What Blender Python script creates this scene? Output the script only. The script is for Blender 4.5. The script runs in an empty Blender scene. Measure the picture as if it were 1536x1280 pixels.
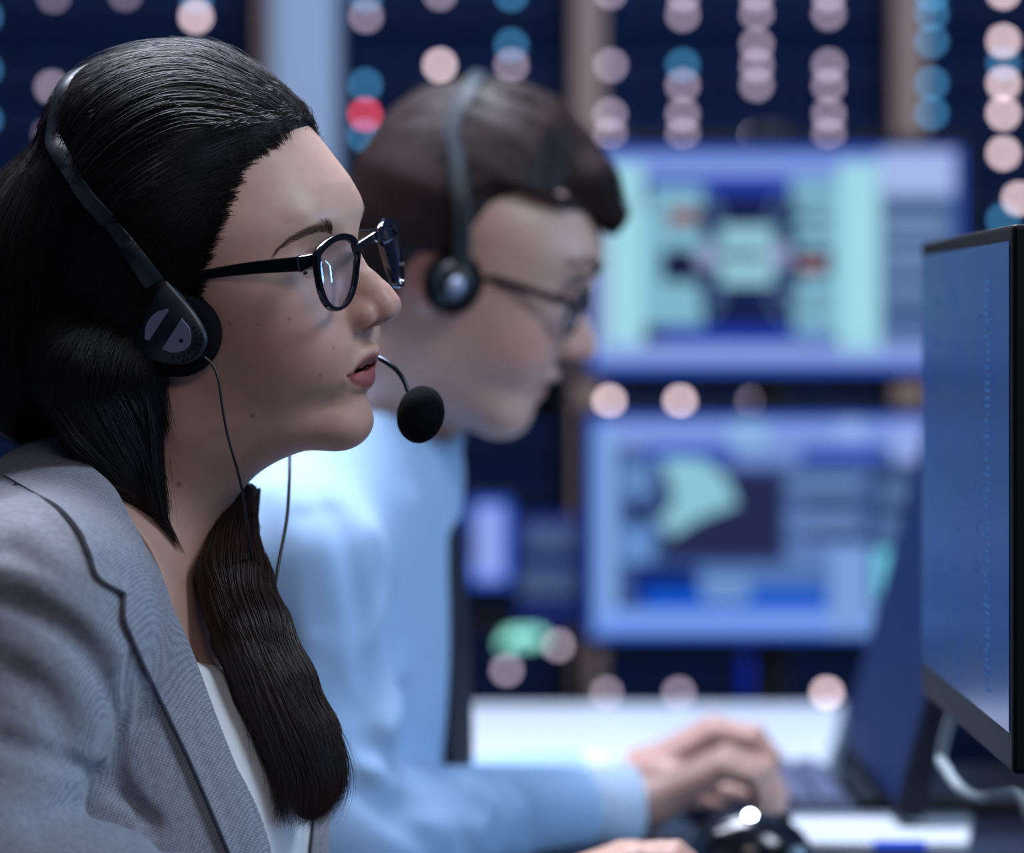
import bpy, math, random
import numpy as np
from mathutils import Vector, Matrix
from mathutils.bvhtree import BVHTree
random.seed(7); rng = np.random.default_rng(11)
SC = bpy.context.scene; COL = SC.collection
RES = 1.0          # voxel size factor

# ------------------------------------------------------------------ camera
FPX = 6370.0; HZ = 1.17; HORIZ = 490.0
cam_d = bpy.data.cameras.new('camera'); cam = bpy.data.objects.new('camera', cam_d); COL.objects.link(cam)
SC.camera = cam
cam.location = (0, 0, HZ); cam.rotation_euler = (math.radians(90), 0, 0)
cam_d.sensor_width = 36; cam_d.lens = FPX/1536*36; cam_d.shift_y = -(640-HORIZ)/1536
cam_d.clip_start = .05; cam_d.clip_end = 60
cam_d.dof.use_dof = True; cam_d.dof.focus_distance = 2.57; cam_d.dof.aperture_fstop = 4.1
cam_d.dof.aperture_blades = 0
def P(px, py, D): return np.array([(px-768)/FPX*D, D, HZ-(py-HORIZ)/FPX*D])
def lin(c):
    return tuple(((x/255)/12.92 if x/255 <= .04045 else ((x/255+.055)/1.055)**2.4) for x in c)

# ------------------------------------------------------------------ world, exposure, room lights
w = bpy.data.worlds.new('room_air'); SC.world = w; w.use_nodes = True
w.node_tree.nodes['Background'].inputs[0].default_value = (.05, .10, .25, 1)
w.node_tree.nodes['Background'].inputs[1].default_value = .6
vs = SC.view_settings; vs.view_transform = 'Standard'; vs.look = 'None'; vs.gamma = 1; vs.use_curve_mapping = False
vs.exposure = 0.0
SC.cycles.use_denoising = True
SC.cycles.use_adaptive_sampling = False
SC.cycles.sample_clamp_indirect = 4.0
SC.cycles.max_bounces = 6; SC.cycles.transparent_max_bounces = 12
def area(name, loc, target, size, power, col):
    d = bpy.data.lights.new(name, 'AREA'); o = bpy.data.objects.new(name, d); COL.objects.link(o)
    d.shape = 'RECTANGLE'; d.size, d.size_y = size; d.energy = power; d.color = col
    o.location = loc; v = Vector(target)-Vector(loc); o.rotation_euler = v.to_track_quat('-Z', 'Y').to_euler()
    return o
# ceiling panels (out of frame, overhead) plus added fills and blue wall strips
area('ceiling_lamp_over_aisle', (-.35, 3.35, 2.75), (-.25, 2.95, 1.1), (1.2, .35), 72, (.80, .84, 1))
area('ceiling_lamp_over_man', (-.25, 3.9, 2.75), (-.1, 3.7, 1.1), (1.2, .5), 34, (.72, .84, 1))
for k_, (y_, e_) in enumerate(((1.55, 12), (2.25, 16), (2.95, 18), (3.25, 10), (3.9, 14))):
    area('added_wall_strip', (3.9, y_, 1.55), (0, y_*.3+2.0, 1.15), (.12, 1.5), e_*1.15, (.36, .64, 1))  # unseen blue strips added to light the woman's front and streak her lenses
area('added_camera_side_fill', (.7, -.6, 2.75), (-.1, 2.6, 1.1), (1.4, .8), 19, (1, .88, .82))  # unseen warm fill, added on the camera side
area('added_front_fill', (1.3, 1.9, 2.75), (0, 2.7, 1.1), (.5, 1.0), 34, (.74, .85, 1))  # unseen cool fill, added to brighten the woman's front
area('ceiling_lamp_back', (.4, 5.2, 2.8), (.4, 6.2, 1.2), (2.5, .3), 20, (.34, .54, 1))

# ------------------------------------------------------------------ materials
MATS = {}
def mat(name, col, rough=.5, metal=0, spec=.5, emit=None, estr=0, alpha=1, sss=0, sheen=0, coat=0, aniso=0):
    if name in MATS: return MATS[name]
    m = bpy.data.materials.new(name); m.use_nodes = True; b = m.node_tree.nodes['Principled BSDF']; I = b.inputs
    I['Base Color'].default_value = (*col, 1); I['Roughness'].default_value = rough; I['Metallic'].default_value = metal
    I['Specular IOR Level'].default_value = spec
    if emit: I['Emission Color'].default_value = (*emit, 1); I['Emission Strength'].default_value = estr
    if sss:
        I['Subsurface Weight'].default_value = sss; I['Subsurface Radius'].default_value = (1, .35, .2); I['Subsurface Scale'].default_value = .006
    if sheen: I['Sheen Weight'].default_value = sheen
    if coat: I['Coat Weight'].default_value = coat; I['Coat Roughness'].default_value = .05
    if aniso: I['Anisotropic'].default_value = aniso
    MATS[name] = m; return m
def nodes(m): return m.node_tree.nodes, m.node_tree.links, m.node_tree.nodes['Principled BSDF']
def add_noise(m, scale, c1, c2, detail=4, bump=0, bscale=None):
    N, L, b = nodes(m); tc = N.new('ShaderNodeTexCoord')
    t = N.new('ShaderNodeTexNoise'); t.inputs['Scale'].default_value = scale; t.inputs['Detail'].default_value = detail
    L.new(tc.outputs['Object'], t.inputs['Vector'])
    r = N.new('ShaderNodeMix'); r.data_type = 'RGBA'; r.inputs[6].default_value = (*c1, 1); r.inputs[7].default_value = (*c2, 1)
    L.new(t.outputs['Fac'], r.inputs[0]); L.new(r.outputs[2], b.inputs['Base Color'])
    if bump:
        t2 = N.new('ShaderNodeTexNoise'); t2.inputs['Scale'].default_value = bscale or scale; L.new(tc.outputs['Object'], t2.inputs['Vector'])
        bp = N.new('ShaderNodeBump'); bp.inputs['Strength'].default_value = bump; bp.inputs['Distance'].default_value = .001
        L.new(t2.outputs['Fac'], bp.inputs['Height']); L.new(bp.outputs[0], b.inputs['Normal'])
    return m
def emis(name, rgb, s):
    if name in MATS: return MATS[name]
    m = bpy.data.materials.new(name); m.use_nodes = True; N = m.node_tree.nodes; N.clear()
    e = N.new('ShaderNodeEmission'); o = N.new('ShaderNodeOutputMaterial'); m.node_tree.links.new(e.outputs[0], o.inputs[0])
    e.inputs[0].default_value = (*lin(rgb), 1); e.inputs[1].default_value = s
    MATS[name] = m; return m

# ------------------------------------------------------------------ object helpers
def tag(o, label=None, cat=None, group=None, kind=None):
    if label: o['label'] = label
    if cat: o['category'] = cat
    if group: o['group'] = group
    if kind: o['kind'] = kind
    return o
def empty(name, loc, label, cat, group=None):
    o = bpy.data.objects.new(name, None); COL.objects.link(o); o.location = loc; o.empty_display_size = .05
    return tag(o, label, cat, group)
def raw(name, V, F, m, parent=None, smooth=True, kind=None, idx=None):
    me = bpy.data.meshes.new(name)
    V = np.asarray(V, np.float32)
    if isinstance(F, np.ndarray) and F.ndim == 2:
        k = F.shape[1]
        me.vertices.add(len(V)); me.vertices.foreach_set('co', V.ravel())
        me.loops.add(F.size); me.loops.foreach_set('vertex_index', F.astype(np.int32).ravel())
        me.polygons.add(len(F)); me.polygons.foreach_set('loop_start', np.arange(len(F), dtype=np.int32)*k)
        me.polygons.foreach_set('loop_total', np.full(len(F), k, np.int32))
        me.update(calc_edges=True)
    else:
        me.from_pydata(V.tolist(), [], [list(f) for f in F]); me.update()
    for mm in (m if isinstance(m, (list, tuple)) else [m]): me.materials.append(mm)
    if idx is not None: me.polygons.foreach_set('material_index', np.asarray(idx, np.int32))
    if smooth: me.polygons.foreach_set('use_smooth', np.ones(len(me.polygons), bool))
    me.validate()
    o = bpy.data.objects.new(name, me); COL.objects.link(o)
    if parent is not None:
        o.parent = parent; o.matrix_parent_inverse = Matrix.Translation(-root_loc(parent))
    if kind: o['kind'] = kind
    return o
def root_loc(o):
    return Vector(o.location) if o.parent is None else Vector((0, 0, 0))
class MB:
    """collects shapes into one mesh"""
    def __init__(s): s.V = []; s.F = []; s.I = []
    def add(s, V, F, i=0):
        n = len(s.V); s.V += [tuple(map(float, v)) for v in V]; s.F += [tuple(int(a)+n for a in f) for f in F]; s.I += [i]*len(F); return s
    def box(s, lo, hi, i=0, bev=0, R=None, c=None):
        x0, y0, z0 = lo; x1, y1, z1 = hi
        if bev <= 0:
            V = [(x, y, z) for x in (x0, x1) for y in (y0, y1) for z in (z0, z1)]
            F = [(0, 1, 3, 2), (4, 6, 7, 5), (0, 4, 5, 1), (2, 3, 7, 6), (0, 2, 6, 4), (1, 5, 7, 3)]
        else:
            import bmesh
            bm = bmesh.new(); bmesh.ops.create_cube(bm, size=1)
            for v in bm.verts: v.co = Vector((x0+(v.co.x+.5)*(x1-x0), y0+(v.co.y+.5)*(y1-y0), z0+(v.co.z+.5)*(z1-z0)))
            bmesh.ops.bevel(bm, geom=bm.edges[:], offset=bev, segments=2, affect='EDGES', profile=.5)
            bm.verts.index_update(); V = [tuple(v.co) for v in bm.verts]; F = [[v.index for v in f.verts] for f in bm.faces]; bm.free()
        if R is not None:
            c = np.array(c); V = [tuple(R @ (np.array(v)-c)+c) for v in V]
        return s.add(V, F, i)
    def tube(s, pts, rad, n=10, i=0, cap=True, flat=None):
        pts = np.asarray(pts, float); K = len(pts); rad = np.broadcast_to(np.asarray(rad, float), (K,))
        T = np.gradient(pts, axis=0); T /= np.linalg.norm(T, axis=1)[:, None]+1e-12
        u = np.cross(T[0], [0, 0, 1.]);
        if np.linalg.norm(u) < .1: u = np.cross(T[0], [0, 1., 0])
        V = []
        for k in range(K):
            u = u-T[k]*np.dot(u, T[k]); u /= np.linalg.norm(u); v = np.cross(T[k], u)
            for a in range(n):
                th = 2*math.pi*a/n; V.append(pts[k]+rad[k]*(math.cos(th)*u+math.sin(th)*v))
        F = [(k*n+a, k*n+(a+1) % n, (k+1)*n+(a+1) % n, (k+1)*n+a) for k in range(K-1) for a in range(n)]
        if cap: F += [tuple(range(n))[::-1], tuple(range((K-1)*n, K*n))]
        return s.add(V, F, i)
    def strap(s, pts, nrm, wid, thk, i=0, closed=False, rnd=True):
        """sweep a rounded rectangle: nrm = outward normal per point, wid/thk per point"""
        pts = np.asarray(pts, float); nrm = np.asarray(nrm, float); K = len(pts)
        wid = np.broadcast_to(np.asarray(wid, float), (K,)); thk = np.broadcast_to(np.asarray(thk, float), (K,))
        T = np.gradient(pts, axis=0)
        if closed: T = (np.roll(pts, -1, 0)-np.roll(pts, 1, 0))
        T /= np.linalg.norm(T, axis=1)[:, None]+1e-12
        prof = [(-.5, -.25), (-.42, -.5), (.42, -.5), (.5, -.25), (.5, .25), (.42, .5), (-.42, .5), (-.5, .25)]
        V = []
        for k in range(K):
            n_ = nrm[k]-T[k]*np.dot(nrm[k], T[k]); n_ /= np.linalg.norm(n_); b = np.cross(T[k], n_)
            for a, c in prof: V.append(pts[k]+b*a*wid[k]+n_*c*thk[k])
        n = 8; KK = K if closed else K-1
        F = [(k*n+a, k*n+(a+1) % n, ((k+1) % K)*n+(a+1) % n, ((k+1) % K)*n+a) for k in range(KK) for a in range(n)]
        if not closed: F += [tuple(range(n))[::-1], tuple(range((K-1)*n, K*n))]
        return s.add(V, F, i)
    def ell(s, c, r, R=None, n=24, i=0):
        V = []; F = []; c = np.array(c, float); r = np.array(r, float)
        for a in range(n+1):
            ph = math.pi*a/n
            for b in range(2*n):
                th = math.pi*b/n; p = np.array([math.sin(ph)*math.cos(th), math.sin(ph)*math.sin(th), math.cos(ph)])*r
                if R is not None: p = R @ p
                V.append(c+p)
        for a in range(n):
            for b in range(2*n): F.append((a*2*n+b, a*2*n+(b+1) % (2*n), (a+1)*2*n+(b+1) % (2*n), (a+1)*2*n+b))
        return s.add(V, F, i)
    def prism(s, outer, nrm, thk, i=0, ring=None):
        """polygon (3D points) extruded by -nrm*thk; front at the points"""
        o = np.asarray(outer, float); n = len(o); b = o-np.asarray(nrm)*thk
        V = list(o)+list(b); F = [tuple(range(n)), tuple(range(2*n-1, n-1, -1))]+[(a, n+a, n+(a+1) % n, (a+1) % n) for a in range(n)]
        return s.add(V, F, i)
    def build(s, name, m, parent=None, smooth=False, kind=None, label=None):
        o = raw(name, s.V, s.F, m, parent, smooth, kind, idx=s.I if isinstance(m, (list, tuple)) else None)
        if label: o['label'] = label
        if smooth == 'auto':
            o.data.polygons.foreach_set('use_smooth', np.ones(len(o.data.polygons), bool))
            o.data.set_sharp_from_angle(angle=math.radians(38))
        return o
def smooth_path(pts, n):
    """Catmull-Rom through points (any dim), n samples"""
    p = np.asarray(pts, float); q = np.vstack([2*p[0]-p[1], p, 2*p[-1]-p[-2]])
    d = np.r_[0, np.cumsum(np.linalg.norm(np.diff(p, axis=0), axis=1)+1e-9)]; t = np.linspace(0, d[-1], n)
    k = np.clip(np.searchsorted(d, t, side='right')-1, 0, len(p)-2); f = ((t-d[k])/(d[k+1]-d[k]))[:, None]
    a, b, c, e = q[k], q[k+1], q[k+2], q[k+3]
    return .5*((2*b)+(-a+c)*f+(2*a-5*b+4*c-e)*f**2+(-a+3*b-3*c+e)*f**3)

# ------------------------------------------------------------------ implicit surfaces
def nets(F, org, h):
    F = F.astype(np.float32)
    for ax in range(3):
        sl = [slice(None)]*3
        for e in (0, -1):
            sl[ax] = e; F[tuple(sl)] = np.maximum(F[tuple(sl)], .0008)
    S = F < 0
    cs = [S[a:S.shape[0]-1+a, b:S.shape[1]-1+b, c:S.shape[2]-1+c] for a in (0, 1) for b in (0, 1) for c in (0, 1)]
    anyc = cs[0].copy(); allc = cs[0].copy()
    for c in cs[1:]: anyc |= c; allc &= c
    act = anyc & ~allc
    idx = np.full(act.shape, -1, np.int32); i, j, k = np.nonzero(act); idx[i, j, k] = np.arange(len(i))
    sm = np.zeros((len(i), 3)); cnt = np.zeros(len(i))
    cor = [(a, b, c) for a in (0, 1) for b in (0, 1) for c in (0, 1)]
    for a in cor:
        for ax in range(3):
            if a[ax] == 1: continue
            b = list(a); b[ax] = 1
            va = F[i+a[0], j+a[1], k+a[2]]; vb = F[i+b[0], j+b[1], k+b[2]]
            cr = (va < 0) != (vb < 0); t = np.where(cr, va/np.where(cr, va-vb, 1), 0)
            p = np.array(a, float)[None]+t[:, None]*(np.array(b)-np.array(a))[None]
            sm += p*cr[:, None]; cnt += cr
    V = np.array(org)+h*(np.stack([i, j, k], 1)+sm/cnt[:, None])
    Q = []
    for ax in range(3):
        o1, o2 = (ax+1) % 3, (ax+2) % 3
        A = [slice(None)]*3; B = [slice(None)]*3; A[ax] = slice(0, -1); B[ax] = slice(1, None)
        for o in (o1, o2): A[o] = slice(1, -1); B[o] = slice(1, -1)
        sa = S[tuple(A)]; sb = S[tuple(B)]
        e = np.stack(np.nonzero(sa != sb), 1); s_in = sa[tuple(e.T)]
        e[:, o1] += 1; e[:, o2] += 1
        def cell(d1, d2):
            q = e.copy(); q[:, o1] += d1; q[:, o2] += d2; return idx[tuple(q.T)]
        quad = np.stack([cell(-1, -1), cell(0, -1), cell(0, 0), cell(-1, 0)], 1)
        quad[~s_in] = quad[~s_in][:, ::-1]
        Q.append(quad)
    return V, np.concatenate(Q)
class Grid:
    def __init__(s, lo, hi, h):
        h *= RES; s.h = h; s.lo = np.array(lo, float); n = [int((hi[a]-lo[a])/h)+2 for a in range(3)]
        s.x = (lo[0]+h*np.arange(n[0], dtype=np.float32))[:, None, None].astype(np.float32)
        s.y = (lo[1]+h*np.arange(n[1], dtype=np.float32))[None, :, None].astype(np.float32)
        s.z = (lo[2]+h*np.arange(n[2], dtype=np.float32))[None, None, :].astype(np.float32); s.n = n
    def full(s, v=9.): return np.full(s.n, v, np.float32)
def smin(a, b, k):
    if k <= 0: return np.minimum(a, b)
    hh = np.maximum(k-np.abs(a-b), 0)/k
    return np.minimum(a, b)-hh*hh*k*.25
def smax(a, b, k): return -smin(-a, -b, k)
def ellf(g, c, r, R=None):
    x, y, z = g.x-c[0], g.y-c[1], g.z-c[2]
    if R is not None:
        R = np.asarray(R, np.float32); x, y, z = (R[0, 0]*x+R[1, 0]*y+R[2, 0]*z), (R[0, 1]*x+R[1, 1]*y+R[2, 1]*z), (R[0, 2]*x+R[1, 2]*y+R[2, 2]*z)
    k0 = np.sqrt((x/r[0])**2+(y/r[1])**2+(z/r[2])**2); k1 = np.sqrt((x/r[0]**2)**2+(y/r[1]**2)**2+(z/r[2]**2)**2)
    return (k0*(k0-1)/np.maximum(k1, 1e-6)).astype(np.float32)
def capf(g, a, b, ra, rb):
    a = np.asarray(a, float); b = np.asarray(b, float); d = b-a; L = float(d @ d)+1e-12
    x, y, z = g.x-a[0], g.y-a[1], g.z-a[2]
    t = np.clip((x*d[0]+y*d[1]+z*d[2])/L, 0, 1).astype(np.float32)
    return np.sqrt((x-t*d[0])**2+(y-t*d[1])**2+(z-t*d[2])**2)-(ra+(rb-ra)*t)
def chain(g, pts, rad, k=.004, F=None):
    for q in range(len(pts)-1):
        f = capf(g, pts[q], pts[q+1], rad[q], rad[q+1]); F = f if F is None else smin(F, f, k)
    return F
def dist_line(g, pts):
    F = None
    for q in range(len(pts)-1):
        f = capf(g, pts[q], pts[q+1], 0, 0); F = f if F is None else np.minimum(F, f)
    return F
def rotmat(axis, deg): return np.array(Matrix.Rotation(math.radians(deg), 3, axis))

# ------------------------------------------------------------------ strands
def strands(name, Ps, rad, m, parent, taper=True, kind=None):
    """Ps (N,K,3) polylines -> one mesh of three-sided fibres"""
    Ps = np.asarray(Ps, float); N, K, _ = Ps.shape
    T = np.gradient(Ps, axis=1); T /= np.linalg.norm(T, axis=2, keepdims=True)+1e-12
    ref = np.array([.31, -.9, .27]); u = np.cross(T, ref); u /= np.linalg.norm(u, axis=2, keepdims=True)+1e-12; v = np.cross(T, u)
    r = np.broadcast_to(np.asarray(rad, float).reshape(-1, 1), (N, K)).copy()
    if taper: tt = np.linspace(0, 1, K); r *= np.clip(np.minimum(1, (1-tt)*3+.15), 0, 1)[None]
    V = np.stack([Ps+r[..., None]*(math.cos(a)*u+math.sin(a)*v) for a in (0, 2.094, 4.189)], 2).reshape(-1, 3)
    base = (np.arange(N)[:, None]*K+np.arange(K-1)[None])[..., None]*3
    Q = []
    for a in range(3):
        b = (a+1) % 3; Q.append(np.concatenate([base+a, base+b, base+3+b, base+3+a], 2).reshape(-1, 4))
    return raw(name, V, np.concatenate(Q), m, parent, True, kind)

# ================================================================== MATERIALS OF THE PLACE
M_dark = mat('rack_black', lin((7, 22, 50)), .7, spec=.15)
M_unit = add_noise(mat('server_face', lin((26, 40, 75)), .75, spec=.15), 40, lin((6, 26, 62)), lin((14, 42, 88)))
M_post = mat('rack_post_bronze', lin((168, 132, 112)), .5)
M_pillar = mat('pillar_paint', lin((175, 185, 200)), .55)
M_wall = add_noise(mat('wall_paint', lin((60, 72, 98)), .8), 6, lin((56, 68, 94)), lin((66, 78, 104)))
M_floor = add_noise(mat('floor_tile', lin((50, 58, 72)), .5), 8, lin((44, 52, 66)), lin((58, 66, 82)))
M_ceil = add_noise(mat('ceiling_tile', lin((120, 130, 150)), .8), 20, lin((112, 122, 142)), lin((128, 138, 158)))
M_blackp = mat('black_plastic', lin((16, 17, 20)), .38)
M_bezel = mat('bezel_black', lin((9, 11, 16)), .5, spec=.22)
M_white = mat('white_laminate', lin((225, 230, 236)), .35)
M_deskd = mat('dark_desk', lin((34, 42, 62)), .35)

# ================================================================== ROOM
def struct(name, lo, hi, m):
    o = MB().box(lo, hi).build(name, m, kind='structure'); return o
struct('floor', (-3.6, -2.2, -.1), (4.2, 7.6, 0), M_floor)
struct('ceiling', (-3.6, -2.2, 2.9), (4.2, 7.6, 3.0), M_ceil)
struct('wall_back', (-3.6, 7.5, 0), (4.2, 7.6, 2.9), M_wall)
struct('wall_left', (-3.7, -2.2, 0), (-3.6, 7.6, 2.9), M_wall)
struct('wall_right', (4.2, -2.2, 0), (4.3, 7.6, 2.9), M_wall)
struct('wall_front', (-3.6, -2.3, 0), (4.2, -2.2, 2.9), M_wall)

# ------------------------------------------------------------------ server racks (D = 6.2)
DR = 6.2; SR = FPX/DR
def rx(px): return (px-768)/SR
def rz(py): return HZ-(py-HORIZ)/SR
LED = {'white': ((196, 178, 200), 5.6), 'warm': ((235, 208, 214), 10), 'blue': ((72, 142, 190), 6), 'red': ((255, 85, 105), 7.5), 'dim': ((146, 132, 156), 6), 'green': ((120, 190, 180), 3.2)}
LEDM = {k: emis('status_light_or_glint_'+k, v[0], v[1]) for k, v in LED.items()}
units_y = [(-360, -290), (-288, -220), (-218, -180), (-178, -108), (-106, -30), (-28, 44), (47, 79), (81, 150), (152, 218), (220, 262), (264, 335), (337, 408), (410, 450), (452, 520), (522, 580), (582, 625), (627, 700), (702, 770), (772, 840), (842, 912), (914, 990), (992, 1072), (1074, 1140), (1142, 1210), (1212, 1285)]
BAYS = {
 'far left': (-95, 385, [(81,-6,'dim'),(188,-9,'dim'),(294,25,'warm'),(295,-5,'blue'),(78,131,'white'),(74,202,'dim'),(293,97,'warm'),(-22,25,'blue'),(-22,105,'blue'),(-22,180,'blue'),(188,131,'dim'),(188,320,'white'),(81,320,'blue')]),
 'beside the pillar': (512, 858, [(549,-6,'blue'),(549,24,'white'),(660,-10,'white'),(660,98,'warm'),(767,-8,'blue'),(767,68,'blue'),(767,98,'white'),(548,128,'blue'),(548,172,'red'),(546,203,'blue'),(660,322,'white'),(760,1005,'white'),(837,968,'white'),
    (765,955,'green'),(778,948,'green'),(790,945,'green'),(803,950,'green'),(775,962,'green'),(790,962,'green'),(758,966,'green'),(812,958,'green')]),
 'behind the man': (906, 1338, [(915,-12,'white'),(916,98,'white'),(915,172,'white'),(915,202,'white'),(914,602,'warm'),(909,1040,'white'),(909,1066,'white'),
    (1025,-8,'white'),(1024,22,'white'),(1024,98,'blue'),(1024,128,'white'),(1024,172,'white'),(1024,202,'white'),(1020,602,'warm'),(1018,1040,'white'),(1020,1066,'white'),
    (1135,-8,'white'),(1135,20,'white'),(1135,67,'white'),(1135,98,'white'),(1135,127,'white'),(1134,203,'white'),(1129,602,'dim'),
    (1243,-8,'white'),(1243,20,'white'),(1243,98,'white'),(1243,128,'white'),(1243,172,'white'),(1243,202,'white'),(1240,1040,'warm'),(1252,1064,'white')]),
 'right end': (1386, 1700, [(1397,-8,'blue'),(1397,20,'blue'),(1397,62,'blue'),(1397,125,'blue'),(1397,170,'blue'),(1505,-12,'warm'),(1505,62,'warm'),(1505,95,'blue'),(1505,125,'warm'),(1505,170,'warm'),(1505,230,'warm'),(1372,596,'warm'),(1528,298,'warm'),(1505,330,'blue')]),
}
def disc(mb, x, y, z, r, i=0, n=12):
    V = [(x+r*math.cos(2*math.pi*a/n), y, z+r*math.sin(2*math.pi*a/n)) for a in range(n)]; B = [(a[0], a[1]+.004, a[2]) for a in V]
    mb.add(V+B, [tuple(range(n))]+[(a, n+a, n+(a+1) % n, (a+1) % n) for a in range(n)], i)
ORD = 'first second third fourth fifth sixth seventh eighth ninth tenth eleventh twelfth thirteenth fourteenth fifteenth sixteenth seventeenth eighteenth nineteenth twentieth'.split()
for bn, (xa, xb, leds) in BAYS.items():
    x0, x1 = rx(xa), rx(xb)
    root = empty('server_rack', ((x0+x1)/2, DR+.4, 0), {'far left': 'dark server rack at the far left, behind the woman\'s head', 'beside the pillar': 'dark server rack with a red light, just right of the pale pillar', 'behind the man': 'dark server rack with four columns of lights above the upper screen', 'right end': 'dark server rack at the right end, with a column of blue lights'}[bn], 'server rack', 'server racks along the back')
    mb = MB(); zt = 2.15
    mb.box((x0, DR+.05, .0), (x0+.012, DR+.85, zt)).box((x1-.012, DR+.05, 0), (x1, DR+.85, zt)); mb.build('side_panel', M_dark, root)
    MB().box((x0, DR+.05, zt), (x1, DR+.85, zt+.03)).build('top_panel', M_dark, root)
    MB().box((x0, DR+.82, 0), (x1, DR+.85, zt)).build('rear_panel', M_dark, root)
    MB().box((x0+.012, DR+.02, .0), (x1-.012, DR+.8, .12)).build('plinth', M_dark, root)
    for ui, (ya, yb) in enumerate(units_y):
        z1, z0 = rz(ya), rz(yb)
        if yb < -30: continue
        inside = [l for l in leds if ya-1 <= l[1] < yb+2]
        unit = MB().box((x0+.014, DR+.01, z0+.003), (x1-.014, DR+.62, z1-.003), bev=.003).build('server_unit', M_unit)
        unit.data.transform(Matrix.Translation((-(x0+x1)/2, -DR-.01, -z0))); unit.location = ((x0+x1)/2, DR+.01, z0)
        where = {'far left': 'in the far left rack', 'beside the pillar': 'in the rack beside the pillar', 'behind the man': 'in the rack above the wide screens', 'right end': 'in the rack at the right end'}[bn]
        if inside:
            desc = ', '.join(sorted({{'dim': 'faint', 'warm': 'bright', 'white': 'pale', 'blue': 'blue', 'red': 'red', 'green': 'green'}[l[2]] for l in inside}))
            lab = f'unit with {desc} lights, {ORD[ui-5]} down {where}'
        else: lab = 'dark server unit with no lit lights '+where
        tag(unit, lab, 'server unit', 'server units '+where)
        mb = MB()   # grille strips and handles on the face
        for q in range(7):
            xx = x0+.03+q*(x1-x0-.06)/6.5; mb.box((xx, DR+.004, z0+.008), (xx+(x1-x0)/9, DR+.011, z1-.008))
        mb.build('grille', M_dark, unit)
        for (lx, ly, kd) in inside:
            m2 = MB(); disc(m2, rx(lx), DR-.004, rz(ly), .0068); m2.build('status_light_or_glint', LEDM[kd], unit, label=None)
def post(xa, xb, m, label, y0=DR-.03, y1=DR+.06, name='rack_post'):
    o = MB().box((rx(xa), y0, 0), (rx(xb), y1, 2.2), bev=.004).build(name, m); tag(o, label, 'post', 'upright rack posts'); return o
post(389, 405, M_post, 'narrow bronze upright post at the left edge of the pale pillar')
post(861, 904, M_post, 'bronze upright post between racks, above the man\'s forehead')
post(1341, 1384, M_post, 'bronze upright post between racks, right of the upper screen')
o = MB().box((rx(408), DR-.08, 0), (rx(508), DR+.3, 2.88), bev=.012).build('support_pillar', M_pillar); tag(o, 'pale blue-grey square pillar between the two heads', 'pillar')

# ------------------------------------------------------------------ displays
def quadset(items, frame, th=.0006):
    """items: list of (polygon in uv px, colour key, layer) -> one mesh"""
    mb = MB(); mats = []; keys = {}
    for poly, rgb, st, lay in items:
        key = (rgb, st)
        if key not in keys: keys[key] = len(mats); mats.append(emis('display_%d_%d_%d_%g' % (*rgb, st), rgb, st))
        V = [frame(x, y, lay*th) for x, y in poly]; mb.add(V, [tuple(range(len(V)))], keys[key])
    return mb, mats
def R_(x0, y0, x1, y1): return [(x0, y0), (x0, y1), (x1, y1), (x1, y0)]
def circ(x, y, r, n=18): return [(x+r*math.cos(-2*math.pi*a/n), y+r*math.sin(-2*math.pi*a/n)) for a in range(n)]
def band(pts, wd):
    p = smooth_path(pts, 14); t = np.gradient(p, axis=0); t /= np.linalg.norm(t, axis=1)[:, None]; n = np.stack([-t[:, 1], t[:, 0]], 1)*wd/2
    a = p+n; b = p-n; return [[tuple(a[i]), tuple(b[i]), tuple(b[i+1]), tuple(a[i+1])] for i in range(len(p)-1)]
DM = 5.2
def mk_monitor(label, x0, y0, x1, y1, items, zdesk, ins=(0, 0, 0, 0)):
    S = FPX/DM
    a = P(x0, y0, DM); b = P(x1, y1, DM)
    root = empty('monitor', ((a[0]+b[0])/2, DM+.03, b[2]), label, 'monitor', 'monitors on the rear stand')
    bz = .012
    MB().box((a[0]-bz, DM-.004, b[2]-bz), (b[0]+bz, DM+.035, a[2]+bz), bev=.004).build('housing', M_bezel, root)
    mb, mats = quadset(items, lambda x, y, t: (P(x, y, DM-.0055-t)))
    mb.build('screen', mats, root)
    MB().box(((a[0]+b[0])/2-.05, DM+.035, (a[2]+b[2])/2-.05), ((a[0]+b[0])/2+.05, DM+.06, (a[2]+b[2])/2+.05)).build('mount_plate', M_blackp, root)
    return root
def Z6(p): return [(860+x/2.272, 180+y/2.272) for x, y in p]
def Z7(p): return [(860+x/2.272, 580+y/2.272) for x, y in p]
ROY = (36, 84, 205); NAV = (24, 34, 78); LBL = (128, 155, 225); CY = (160, 216, 232); CY2 = (128, 182, 206); LAV = (150, 165, 205); RB = (160, 112, 108); GB = (92, 122, 172)
k_ = 1.0
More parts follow.
